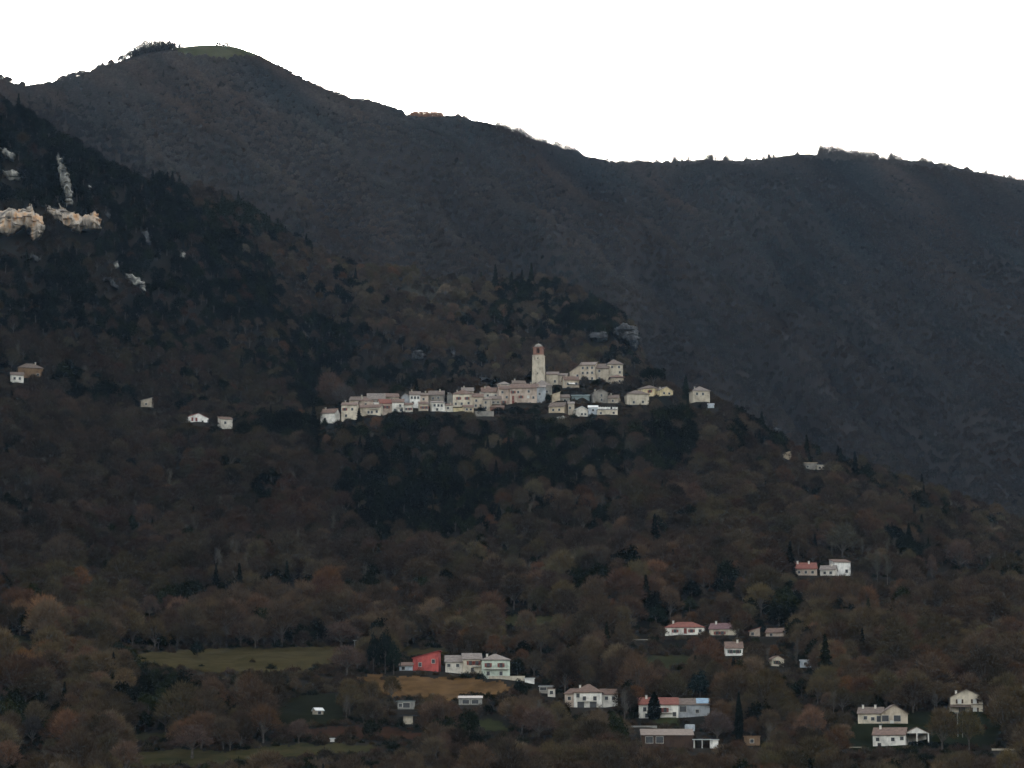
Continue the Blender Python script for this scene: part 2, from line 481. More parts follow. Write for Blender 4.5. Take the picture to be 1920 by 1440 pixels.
H('house', 849, 886, 739, 763, 'hip', 8, 10, 4, 'cream', 'terracotta', [(.3, .68, 'r'), (.72, .68, 'r'), (.15, .25, 's'), (.45, .25, 's'), (.8, .3, 'y')], 'big cream house with terracotta hipped roof in mid village row', d=1486, chim=1)
H('house', 838, 849, 741, 762, 'gy', 5, 9, -10, 'dim', 'greytile', [], 'dark grey blank walled house left of the big cream house', d=1492)
H('wall', 850, 878, 765, 773, 'flat', 0, 1.2, 0, 'yellow', 'yellow', [], 'low yellowish terrace wall below the big cream house', d=vd(775), cat='wall')
H('house', 886, 906, 744, 766, 'gx', 6, 9, 2, 'beige', 'terracotta', [(.35, .68, 's'), (.3, .25, 's'), (.75, .25, 's')], 'beige house with terracotta roof right of the big cream house', d=1483)
H('house', 903, 936, 735, 748, 'gx', 8, 9, -6, 'ivory', 'terracotta', [(.35, .5, 's'), (.8, .5, 's')], 'upper pale house with wide terracotta roof left of long pink house', d=1500, chim=1)
H('house', 905, 919, 749, 771, 'shed', 3, 7, 0, 'stone', 'browntile', [(.4, .75, 's'), (.4, .3, 's')], 'narrow stone tower-like house below the upper pale house', d=vd(773))
H('house', 919, 940, 748, 765, 'gx', 5, 8, 0, 'stone', 'browntile', [(.3, .6, 's'), (.7, .6, 's')], 'stone house with dark loggia left of the long pink house', d=1481, balc=(.05, .95, .5))
H('house', 936, 956, 729, 760, 'gx', 6, 9, 3, 'pinkish', 'terracotta', [(.3, .8, 's'), (.7, .5, 's'), (.4, .2, 'r')], 'tall pinkish house adjoining the long pink house on its left', d=1492)
H('house', 932, 955, 721, 728, 'hip', 5, 8, 0, 'ivory', 'greytile', [(.6, .5, 's')], 'white house topmost above the pinkish village roofs', d=1512)
H('house', 919, 945, 764, 771, 'shed', 3, 5, 0, 'brick', 'terracotta', [], 'low red roofed outbuilding below the stone loggia house', d=vd(774), cat='outbuilding')
H('house', 956, 1008, 727, 758, 'gx', 7, 11, -5, 'pinkish', 'terracotta', [(.12, .75, 'r'), (.3, .75, 's'), (.68, .78, 's'), (.12, .4, 'R'), (.4, .45, 'r'), (.66, .45, 'c'), (.12, .12, 'R'), (.85, .4, 's')], 'long pink and beige house with scattered windows below the bell tower', d=1489, chim=1)
H('house', 1007, 1023, 726, 757, 'shed', 4, 9, 6, 'grey', 'greytile', [(.3, .6, 's')], 'grey extension at the right end of the long pink house', d=1488)
H('church', 1003, 1035, 723, 745, 'hip', 10, 10, 10, 'greystone', 'greytile', [(.7, .5, 's')], 'grey stone church apse with conical roof at foot of the bell tower', d=1499, cat='church')
H('church', 1024, 1046, 702, 722, 'gx', 5, 9, -6, 'palestone', 'browntile', [(.75, .35, 's')], 'pale stone church nave right of the bell tower', d=1521, cat='church')
H('house', 1046, 1064, 704, 722, 'gx', 4, 8, 0, 'stone', 'browntile', [(.5, .6, 's')], 'small stone house between the church nave and the castle', d=1522)
H('house', 1058, 1086, 712, 728, 'gx', 6, 7, 3, 'beige', 'terracotta', [(.25, .5, 's'), (.8, .55, 's')], 'beige house with white awning below the castle', d=1511, awning=1)
H('castle', 1087, 1116, 684, 714, 'gx', 5, 12, -10, 'beige', 'browntile', [(.2, .82, 's'), (.5, .82, 's'), (.8, .82, 's'), (.2, .5, 's'), (.5, .5, 's'), (.8, .5, 's'), (.2, .14, 's'), (.5, .14, 's'), (.8, .14, 's')], 'main castle block with three rows of windows on the village summit', d=1526, cat='castle')
H('castle_wing', 1068, 1089, 697, 712, 'shedr', 14, 11, -12, 'beige', 'browntile', [(.7, .5, 's')], 'stepped left wing of the castle under a long sloping roof', d=1529, cat='castle')
H('castle_wing', 1116, 1142, 690, 716, 'gx', 8, 12, 0, 'stone', 'browntile', [(.3, .8, 's'), (.3, .25, 's')], 'middle wing of the castle with nearly blank stone wall', d=1527, cat='castle')
H('castle_wing', 1139, 1168, 683, 710, 'hip', 9, 12, 8, 'palestone', 'browntile', [(.3, .82, 's'), (.75, .82, 's'), (.8, .45, 's')], 'highest right wing of the castle under a hipped roof', d=1530, cat='castle')
H('castle_wing', 1145, 1169, 708, 721, 'hip', 5, 7, 4, 'beige', 'terracotta', [(.7, .5, 's')], 'low round-ended annexe with jutting roof under the highest castle wing', d=1519, cat='castle', over=.9)
H('house', 1113, 1140, 736, 757, 'gy', 7, 9, 14, 'greystone', 'greytile', [(.55, .75, 's'), (.55, .35, 's')], 'grey stone gabled cottage below the castle', d=1493)
H('ruin', 1035, 1050, 740, 752, 'shedr', 5, 6, 8, 'tan', 'tan', [], 'roofless tan ruin wall below the bell tower', d=1491, cat='ruin')
H('polytunnel', 1072, 1105, 742, 746, 'gx', 1.2, 4, -4, 'greensheet', 'greensheet', [], 'long pale green plastic covered polytunnel below the castle', d=1496, cat='polytunnel')
H('house', 1029, 1057, 762, 775, 'gx', 7, 7, -10, 'tan', 'browntile', [(.3, .5, 's'), (.7, .5, 's')], 'ramshackle tan house lowest beneath the tan ruin', d=vd(778))
H('house', 1065, 1077, 757, 776, 'shed', 3, 6, 0, 'stone', 'greytile', [(.3, .6, 's')], 'small square stone house left of the pinkish white house', d=vd(777))
H('house', 1080, 1102, 768, 782, 'gy', 6, 7, 10, 'ivory', 'palesheet', [(.5, .4, 's'), (.8, .4, 's')], 'pinkish white house with pale sheet roof below the village', d=vd(781))
H('house', 1103, 1121, 764, 774, 'shed', 3, 6, 0, 'bluewhite', 'palesheet', [(.5, .5, 's')], 'low bluish white shed left of the bright yellow terrace', d=vd(774), cat='shed')
H('terrace_house', 1121, 1158, 768, 779, 'terrace', 6, 7, 0, 'cream', 'concrete', [(.15, .4, 's'), (.8, .45, 's')], 'yellow house with bright balustrade terrace below the castle', d=vd(780))
H('house', 1176, 1217, 739, 761, 'hip', 7, 10, 8, 'palestone', 'browntile', [(.3, .3, 's'), (.72, .35, 's')], 'solid grey stone house with hipped roof right of the castle', d=1492)
H('house', 1196, 1226, 729, 744, 'hip', 6, 9, -18, 'yellow', 'browntile', [(.75, .65, 'r')], 'yellow house peeping out behind the solid grey stone house', d=1505)
H('house', 1238, 1262, 732, 743, 'gy', 7, 8, 20, 'yellow', 'greytile', [(.3, .5, 's'), (.7, .5, 's')], 'small yellow gabled house right of the umbrella pine', d=1503)
H('house', 1299, 1331, 733, 755, 'hip', 8, 9, 16, 'palestone', 'greytile', [(.25, .75, 's'), (.6, .75, 's')], 'pale stone house at the right end of the village', d=1496, chim=1)
H('shed', 1327, 1339, 757, 766, 'flat', 0, 4, 0, 'bluewhite', 'palesheet', [], 'small bluish white shed below the rightmost village house', d=1482, cat='shed')
H('wall', 890, 926, 771, 782, 'flat', 0, 1.5, 0, 'greystone', 'greystone', [], 'grey stone retaining wall under the mid village houses', d=1462, cat='wall')
H('house', 655, 684, 750, 760, 'gx', 6, 8, -3, 'beige', 'browntile', [(.6, .5, 's')], 'beige house with broad weathered roof behind the cream houses at village left', d=1494)
H('house', 722, 748, 744, 754, 'gx', 6, 9, 4, 'stone', 'terracotta', [(.5, .5, 's')], 'stone house with terracotta roof behind the mauve pink house', d=1496)
H('house', 866, 888, 733, 742, 'gx', 6, 8, -3, 'stone', 'greytile', [(.5, .5, 's')], 'stone house peeping over the roof of the big cream house', d=1505)
H('house', 905, 922, 729, 738, 'hip', 5, 8, 0, 'beige', 'terracotta', [(.4, .5, 's')], 'beige house with hipped roof behind the upper pale house', d=1509)
H('house', 962, 986, 719, 728, 'gx', 5, 8, 2, 'stone', 'browntile', [(.5, .5, 's')], 'stone house topmost behind the long pink house', d=1510)
H('house', 1050, 1068, 745, 756, 'gx', 5, 7, 6, 'greystone', 'browntile', [(.5, .5, 's')], 'grey stone cottage between the tan ruin and the polytunnel', d=1492)
H('house', 1140, 1158, 746, 757, 'gx', 5, 7, -6, 'stone', 'browntile', [(.5, .5, 's')], 'stone cottage right of the grey gabled cottage', d=1490)
H('house', 870, 888, 763, 772, 'gx', 3, 6, 0, 'tan', 'terracotta', [(.3, .5, 's'), (.7, .5, 's')], 'small tan house in front of the beige mid village house', d=1470)
H('wall', 1585, 1616, 1401, 1403, 'flat', 0, .5, -3, 'palestone', 'palestone', [], 'low pale wall at the left edge of the lower right lawn', d=908, cat='wall')
H('wall', 1860, 1904, 1404, 1407, 'flat', 0, .5, 3, 'palestone', 'palestone', [], 'low pale wall among trees at the bottom right edge', d=902, cat='wall')
H('wall', 1186, 1217, 1199, 1201, 'flat', 0, .5, 0, 'greystone', 'palestone', [], 'thin pale wall left below the long white single storey house', d=1080, cat='wall')
H('wall', 1170, 1232, 1361, 1364, 'flat', 0, .6, 0, 'dim', 'greystone', [], 'low grey wall between the long white farmhouse and the brown barn', d=940, cat='wall')
# ---- slopes beside the village
H('house', 1507, 1532, 868, 882, 'flat', 3, 7, 6, 'greystone', 'tan', [(.3, .5, 's')], 'stone house with thatch coloured top on the right ridge', d=1493, chim=0)
H('pergola_house', 1532, 1549, 872, 882, 'flat', 1, 6, 6, 'palestone', 'concrete', [(.3, .5, 's'), (.7, .5, 's')], 'flat roofed annexe with dark openings on the right ridge', d=1491)
H('ruin', 1469, 1484, 850, 866, 'shedr', 4, 5, 0, 'tan', 'tan', [], 'faint tan ruin among trees on the right ridge', d=1496, cat='ruin')
H('house', 20, 44, 703, 719, 'gx', 5, 7, -5, 'white', 'browntile', [(.3, .6, 's'), (.7, .6, 's')], 'small white house among trees at far left edge of slope', d=1478)
H('house', 34, 80, 690, 710, 'hip', 8, 9, 8, 'ochre', 'browntile', [(.8, .4, 's')], 'ochre house with wide brown roof at far left of the slope', d=1490)
H('ruin', 264, 284, 751, 764, 'shedr', 5, 6, -10, 'stone', 'greystone', [(.5, .5, 's')], 'faint stone ruin in woods left of the white gabled house', d=1466, cat='ruin')
H('house', 353, 391, 783, 793, 'gy', 8, 8, 18, 'bright', 'redtile', [(.2, .8, 'R'), (.4, .8, 'R'), (.7, .3, 's')], 'bright white low gabled house alone on the left slope', d=1448)
H('house', 413, 436, 786, 805, 'shed', 4, 8, 16, 'ivory', 'terracotta', [(.4, .65, 's')], 'ivory box-shaped house alone left of the village', d=1445)
# ---- middle right
H('house', 1490, 1532, 1066, 1080, 'gx', 9, 9, 6, 'pinkish', 'redtile', [(.2, .5, 's'), (.5, .5, 's'), (.8, .5, 's')], 'low house with bright red roof and white chimneys in the woods', d=1172, chim=2)
H('house', 1538, 1566, 1068, 1080, 'gx', 6, 8, -6, 'ivory', 'greytile', [(.3, .5, 's'), (.7, .5, 's')], 'pale house with mixed red and grey roof left of the white block', d=1170, chim=1)
H('house', 1565, 1595, 1054, 1080, 'shed', 2, 9, 14, 'bright', 'terracotta', [(.75, .35, 's')], 'tall bright white block-like house in the woods', d=1172)
# ---- lower right
H('house', 1247, 1320, 1177, 1192, 'hip', 8, 9, -3, 'white', 'redtile', [(.26, .6, 'r'), (.52, .6, 'R'), (.68, .6, 'r'), (.9, .6, 's')], 'long white single storey house with terracotta hipped roof', d=1098, chim=1)
H('house', 1330, 1379, 1179, 1192, 'gy2', 8, 9, -10, 'cream', 'purpletile', [(.3, .4, 'r'), (.5, .4, 'r')], 'cream house with purple-brown roof right of the long white house', d=1097, chim=1)
H('house', 1405, 1425, 1183, 1192, 'shedr', 6, 7, 0, 'pinkish', 'redtile', [(.3, .4, 's')], 'little red roofed house half hidden behind a dark tree', d=1096)
H('house', 1436, 1469, 1186, 1194, 'gx', 6, 7, -12, 'pinkish', 'terracotta', [(.3, .5, 's')], 'low house with faded red roof rightmost of its row', d=1093)
H('house', 1361, 1393, 1215, 1230, 'gx', 9, 8, 4, 'bright', 'terracotta', [(.3, .55, 'g'), (.7, .55, 'g')], 'small white house with two square green windows', d=1060, chim=1)
H('house', 1448, 1470, 1236, 1248, 'gy', 6, 8, 14, 'cream', 'terracotta', [(.4, .5, 'g')], 'small cream gabled house with white triangular gable', d=1042, gable='white')
H('shed', 1500, 1521, 1238, 1252, 'flat', 0, 5, 0, 'bluewhite', 'palesheet', [(.5, .5, 's')], 'bluish white box shed right of the cream gabled house', d=1040, cat='shed')
H('house', 1198, 1272, 1321, 1347, 'gx', 9, 10, 2, 'white', 'redtile', [(.15, .65, 's'), (.53, .6, 'r'), (.66, .6, 'r'), (.9, .3, 's'), (.2, .2, 's')], 'long white farmhouse with red roof behind a dark bushy cypress', d=963, chim=1, balc=(.4, .85, .42))
H('house', 1272, 1331, 1321, 1342, 'gx', 8, 9, 2, 'grey', 'browntile', [(.15, .6, 'w'), (.6, .4, 's')], 'grey walled farm annexe with patch of blue sheeting on roof', d=964, blue=1)
H('barn', 1203, 1300, 1379, 1400, 'shed', 4, 9, 2, 'brownwood', 'browntile', [(.15, .6, 'w'), (.35, .6, 'w')], 'long low brown barn below the long white farmhouse', d=912, cat='barn')
H('water_tank', 1286, 1303, 1359, 1371, 'flat', 0, 3, 6, 'bluewhite', 'palesheet', [], 'pale blue boxy tank behind the brown barn', d=936, cat='tank')
H('canopy', 1300, 1346, 1387, 1403, 'canopy', 0, 6, -2, 'bright', 'palesheet', [], 'open sided shelter with thin white roof beside brown barn', d=908, cat='shelter')
H('shed', 1395, 1425, 1381, 1398, 'flat', 1, 4, 0, 'ochre', 'ochre', [(.5, .5, 's')], 'small orange wooden shed right of the tall cypress', d=914, cat='shed')
H('house', 1609, 1655, 1338, 1358, 'gx', 8, 9, -4, 'cream', 'browntile', [(.3, .6, 's'), (.6, .5, 's'), (.9, .5, 'w')], 'cream house wing with two chimneys on the green lawn', d=946, chim=2)
H('house', 1653, 1702, 1338, 1358, 'gy', 16, 10, 8, 'beige', 'browntile', [(.15, .55, 'w'), (.6, .55, 'w'), (.4, .15, 'c')], 'beige house with wide gable over a dark porch', d=945)
H('house', 1637, 1697, 1378, 1400, 'gx', 9, 10, -6, 'white', 'terracotta', [(.15, .62, 's'), (.62, .62, 's'), (.9, .7, 's'), (.2, .1, 's')], 'white house with long terracotta roof at lower right', d=917, chim=1)
H('portico', 1697, 1742, 1375, 1392, 'portico', 11, 9, 4, 'white', 'terracotta', [], 'open pillared portico with white gable beside the white house', d=918, cat='portico')
H('house', 1783, 1843, 1307, 1336, 'gy', 14, 10, 4, 'cream', 'browntile', [(.28, .72, 'S'), (.75, .72, 'S'), (.35, .18, 'w'), (.75, .18, 'S')], 'two storey cream house with broad gable and brown shutters', d=968, chim=1, cornice=1)
# ---- lower centre
H('house', 774, 822, 1234, 1258, 'shedx', 13, 8, -6, 'red', 'darkred', [(.8, .75, 's'), (.28, .5, 's')], 'vivid pink-red house with a single sloping roof', d=1052)
H('shed', 749, 773, 1248, 1258, 'gx', 4, 5, -8, 'bluewhite', 'terracotta', [(.3, .5, 's')], 'small white shed left of the pink-red house', d=1051, cat='shed')
H('house', 835, 868, 1241, 1260, 'gx', 9, 9, 0, 'ivory', 'greytile', [(.2, .65, 's'), (.7, .65, 's')], 'plain ivory house with grey-brown roof between pink and green houses', d=1052)
H('house', 868, 903, 1236, 1262, 'gx', 8, 9, 3, 'cream', 'greytile', [(.4, .72, 'r'), (.75, .72, 'r'), (.5, .25, 's')], 'cream house adjoining the pale green house on its left', d=1050, balc=(.5, .95, .5))
H('house', 904, 956, 1238, 1267, 'hip', 8, 11, 3, 'mint', 'greytile', [(.22, .68, 'r'), (.68, .68, 'r'), (.22, .15, 's'), (.68, .15, 's')], 'pale green two storey house with a white balcony', d=1045, balc=(.05, .95, .45), chim=1)
H('wall', 916, 984, 1268, 1273, 'flat', 0, .6, -2, 'palestone', 'palestone', [], 'low pale garden wall right of the pale green house', d=1034, cat='wall')
H('shed', 984, 1002, 1272, 1276, 'flat', 0, 3, 0, 'bright', 'palesheet', [], 'tiny white roofed hut at the end of the garden wall', d=1030, cat='shed')
H('shed', 1011, 1036, 1287, 1296, 'flat', 1, 4, -6, 'greystone', 'palesheet', [(.3, .5, 'w')], 'low grey shed with thin white roof left of white farmhouse', d=1008, cat='shed')
H('shed', 1027, 1041, 1292, 1305, 'flat', 1, 4, 0, 'ivory', 'terracotta', [(.5, .5, 's')], 'small upright pale shed beside the low grey shed', d=1004, cat='shed')
H('house', 1076, 1128, 1299, 1327, 'hip', 12, 11, -3, 'white', 'terracotta', [(.15, .82, 's'), (.38, .62, 's'), (.76, .62, 's'), (.25, .2, 'w'), (.7, .2, 'w')], 'white two storey farmhouse with terracotta roof and long balcony', d=986, balc=(.1, .8, .45), chim=1)
H('house', 1059, 1076, 1301, 1322, 'shed', 4, 8, -14, 'pinkish', 'terracotta', [(.5, .6, 's')], 'pinkish wing left of the white two storey farmhouse', d=988)
H('house', 1128, 1158, 1302, 1320, 'gx', 7, 8, 6, 'white', 'terracotta', [(.3, .6, 's'), (.75, .6, 's')], 'lower white wing right of the white two storey farmhouse', d=988)
H('shed', 746, 778, 1315, 1330, 'flat', 1, 5, 4, 'dim', 'greensheet', [(.5, .5, 'w'), (.15, .5, 's')], 'grey-green hut below the brown field', d=975, cat='shed')
H('shed', 756, 774, 1342, 1358, 'flat', 2, 5, 0, 'cream', 'darksheet', [], 'lit yellow-green hut under a dark overhanging roof', d=945, cat='shed', over=2.2)
H('shed', 860, 904, 1310, 1322, 'shed', 1, 5, 0, 'dim', 'darksheet', [(.3, .5, 'w'), (.7, .5, 'w')], 'dark low shed with flat black roof below the brown field', d=975, cat='shed')
H('shed', 592, 606, 1332, 1341, 'gx', 3, 3, 20, 'palestone', 'palesheet', [(.5, .5, 's')], 'tiny whitish hut in the green clearing at lower left', d=952, cat='shed')
H('shed', 619, 627, 1385, 1391, 'flat', 1, 2, 0, 'bright', 'palesheet', [], 'tiny bright white box on the grass at bottom', d=905, cat='shed')

CLEAR = []        # picture boxes nearer trees must not cover: x0, x1, ytop, ybottom, distance
def pad(x, y, z, rad, blend):
    global Z
    X = DD * np.sin(AZ); Y = DD * np.cos(AZ)
    r = np.hypot(X - x, Y - y)
    k = np.clip((rad + blend - r) / blend, 0, 1); k = k * k * (3 - 2 * k)
    Z = Z * (1 - k) + z * k

DONE = []
TWX, TWY, TWZ = at(1010, 722, 1516)
for b in sorted(BLD, key=lambda q: -q['d']):
    xc = (b['x0'] + b['x1']) / 2
    a, t = px_dir(xc, b['yb'])
    rad = max((b['x1'] - b['x0']) * b['d'] / FPX * 0.5, 3)
    if b['d'] > 1400:
        x, y, z = at(xc, b['yb'], b['d'])
        pad(x, y, z - 0.05, rad, 7)
    else:
        nb = [q for q in DONE if abs(q['x0'] - b['x1']) < 9 or abs(q['x1'] - b['x0']) < 9]
        nb = [q for q in nb if abs(q['yb'] - b['yb']) < 9 and abs(q['d0'] - b['d']) < 9]
        _, dh = hit(xc, b['yb'])
        b['d0'] = b['d']
        if nb: b['d'] = nb[0]['d'] + b['d'] - nb[0]['d0']
        elif abs(dh - b['d']) < 45: b['d'] = dh
        DONE.append(b)
        x, y, z = at(xc, b['yb'], b['d'])
        pad(x, y, z - 0.05, rad, 12)
    b['loc'] = (x, y, z); b['az'] = float(a)
    sl = b['d'] / math.cos(a) * math.hypot(1, t) / FPX * 1.0
    dep = y * cp + z * sp_
    b['m'] = dep / FPX       # metres per picture unit at that depth
    CLEAR.append((b['x0'] + 1, b['x1'] - 1, b['ye'] - b['rise'] - 1, b['yb'] - 0.30 * (b['yb'] - b['ye']), b['d']))
pad(TWX, TWY, TWZ, 5, 6)
CLEAR.append((996, 1024, 640, 722, 1516))

# ------------------------------------------------------------------ the ground sheet
def sheet(name, az, d, zz, mat, mask=None):
    A, D_ = np.meshgrid(az, d, indexing='ij')
    X = D_ * np.sin(A); Y = D_ * np.cos(A)
    n, m = A.shape
    idx = np.arange(n * m).reshape(n, m)
    f = np.stack([idx[:-1, :-1], idx[1:, :-1], idx[1:, 1:], idx[:-1, 1:]], -1)
    if mask is not None: f = f[mask]
    f = f.reshape(-1, 4)
    used, inv = np.unique(f, return_inverse=True)
    co = np.stack([X, Y, zz], -1).reshape(-1, 3)[used]
    f = inv.reshape(-1, 4)
    me = bpy.data.meshes.new(name)
    me.vertices.add(len(co)); me.vertices.foreach_set('co', co.astype(np.float32).ravel())
    me.loops.add(f.size); me.loops.foreach_set('vertex_index', f.astype(np.int32).ravel())
    me.polygons.add(len(f)); me.polygons.foreach_set('loop_start', np.arange(0, f.size, 4, dtype=np.int32))
    me.update(calc_edges=True); me.validate()
    me.polygons.foreach_set('use_smooth', np.ones(len(me.polygons), bool))
    me.materials.append(mat)
    o = bpy.data.objects.new(name, me); COL.objects.link(o)
    o['kind'] = 'structure'
    return o

sheet('ground', az_all, d_all, Z, M['ground'])

def inpoly(px, py, poly):
    r = np.zeros(np.shape(px), bool)
    n = len(poly)
    for i in range(n):
        x0, y0 = poly[i]; x1, y1 = poly[(i + 1) % n]
        if y0 == y1: continue
        c = ((y0 > py) != (y1 > py)) & (px < (x1 - x0) * (py - y0) / (y1 - y0) + x0)
        r ^= c
    return r

FS = dict(meadow=.36, ploughed_field=.31, lawn=.22, hilltop_grass=.36, scree_clearing=.42)
FIELDS = [
    ('meadow', [(740, 1214), (845, 1215), (845, 1232), (745, 1242)], 950, 1130, (.07, .062, .028), (.11, .09, .045)),
    ('meadow', [(215, 1234), (300, 1220), (450, 1216), (600, 1213), (670, 1213), (660, 1236), (600, 1254), (500, 1262), (380, 1262), (262, 1246)], 950, 1130, (.074, .062, .026), (.13, .104, .048)),
    ('ploughed_field', [(660, 1272), (700, 1264), (800, 1272), (900, 1275), (958, 1283), (962, 1294), (935, 1308), (800, 1314), (715, 1306)], 930, 1060, (.17, .10, .045), (.34, .20, .09)),
    ('meadow', [(925, 1155), (1045, 1157), (1058, 1175), (940, 1174)], 1060, 1140, (.07, .07, .03), (.13, .12, .055)),
    ('lawn', [(1585, 1372), (1600, 1352), (1705, 1338), (1780, 1334), (1855, 1336), (1880, 1375), (1860, 1398), (1640, 1412), (1588, 1402)], 860, 1000, (.03, .04, .018), (.06, .068, .03)),
    ('meadow', [(205, 1440), (235, 1412), (330, 1404), (420, 1410), (560, 1396), (700, 1398), (700, 1412), (520, 1420), (380, 1440)], 850, 930, (.06, .06, .025), (.12, .10, .045)),
    ('meadow', [(240, 1392), (330, 1380), (335, 1372), (300, 1374), (232, 1384)], 860, 960, (.06, .06, .025), (.10, .09, .045)),
    ('lawn', [(505, 1322), (560, 1306), (640, 1300), (650, 1350), (600, 1362), (520, 1360)], 890, 1010, (.035, .04, .02), (.065, .066, .032)),
    ('ploughed_field', [(560, 1368), (680, 1362), (820, 1378), (800, 1386), (600, 1384)], 860, 960, (.07, .04, .025), (.13, .07, .045)),
    ('meadow', [(845, 1352), (950, 1350), (960, 1372), (850, 1372)], 860, 990, (.045, .055, .022), (.08, .085, .035)),
    ('hilltop_grass', [(325, 78), (505, 70), (520, 112), (420, 118), (340, 104)], 2450, 2720, (.10, .105, .05), (.17, .16, .09)),
    ('scree_clearing', [(700, 548), (740, 528), (830, 532), (900, 556), (925, 590), (840, 596), (760, 580), (710, 572)], 1820, 2000, (.035, .036, .026), (.12, .112, .09)),
    ('meadow', [(0, 1196), (60, 1192), (75, 1208), (0, 1216)], 1000, 1120, (.06, .06, .025), (.10, .085, .04)),
    ('meadow', [(1240, 1335), (1270, 1350), (1270, 1362), (1225, 1362)], 900, 990, (.05, .06, .025), (.08, .085, .035)),
    ('meadow', [(1180, 1232), (1290, 1228), (1300, 1246), (1200, 1262)], 980, 1080, (.045, .05, .025), (.08, .08, .04)),
]
for nm, poly, d0, d1, c1, c2 in FIELDS:
    pp = np.array(poly, float)
    aa = px_dir(pp[:, 0], pp[:, 1])[0]
    az = np.arange(aa.min() - 0.002, aa.max() + 0.002, 0.0009 if d0 < 1500 else 0.0006)
    d = np.arange(d0, d1, 1.4 if d0 < 1500 else 3.0)
    A, D_ = np.meshgrid(az, d, indexing='ij')
    zz = zt(A, D_) + (0.22 if d0 < 1500 else 0.5)
    px, py = to_px(D_ * np.sin(A), D_ * np.cos(A), zz)
    ok = inpoly(px + (fbm(px / 14, py / 14, 3, 3) - 0.5) * 80, py + (fbm(px / 12, py / 9, 4, 3) - 0.5) * 13, poly)[:-1, :-1]
    if ok.sum() < 4: continue
    sheet(nm, az, d, zz, surf('soil_' + nm, tuple(v * FS[nm] for v in c1), tuple(v * FS[nm] for v in c2), 0.12 if d0 < 1500 else .05, 0.95, 9, spec=0.0), ok)

# ------------------------------------------------------------------ buildings
def add_window(root, w, h, u, v, kind, wm, hm, y0=0.0):
    """window on the front facade: frame ring with a pane and shutters"""
    cx = (u - 0.5) * w
    cz = v * h
    if kind == 'R': wm, hm = 0.95, 2.0
    if kind == 'w': wm, hm = 2.2, 1.9
    hm = min(hm, h * 0.62)
    z0, z1 = cz - hm / 2, cz + hm / 2
    if z1 > h - 0.2: z0 -= z1 - h + 0.2; z1 = h - 0.2
    if z0 < 0.05: z1 += 0.05 - z0; z0 = 0.05
    x0, x1 = cx - wm / 2, cx + wm / 2
    t = 0.09
    m = MB()
    m.box(x0 - t, x0, y0 - .07, y0 + .02, z0, z1); m.box(x1, x1 + t, y0 - .07, y0 + .02, z0, z1)
    m.box(x0 - t, x1 + t, y0 - .09, y0 + .02, z1 + .002, z1 + t); m.box(x0 - t - .06, x1 + t + .06, y0 - .14, y0 + .02, z0 - t, z0 - .002)
    wn = m.build('window', M['trim' if kind in 'scSwy' else 'shut_red'], root)
    m = MB(); m.box(x0, x1, y0 - .03, y0 + .02, z0, z1)
    m.build('pane', M['curtain' if kind in 'cS' and random.random() < .8 else ('shut_red' if kind == 'R' else 'glass')], wn)
    sm = {'r': 'shut_red', 'S': 'shut_brown', 'g': 'shut_green'}.get(kind)
    if sm:
        sw = wm * 0.5
        for sx in (x0 - t - sw - .03, x1 + t + .03):
            m = MB(); m.box(sx, sx + sw, y0 - .06, y0 + .02, z0, z1)
            m.build('shutter', M[sm], wn)

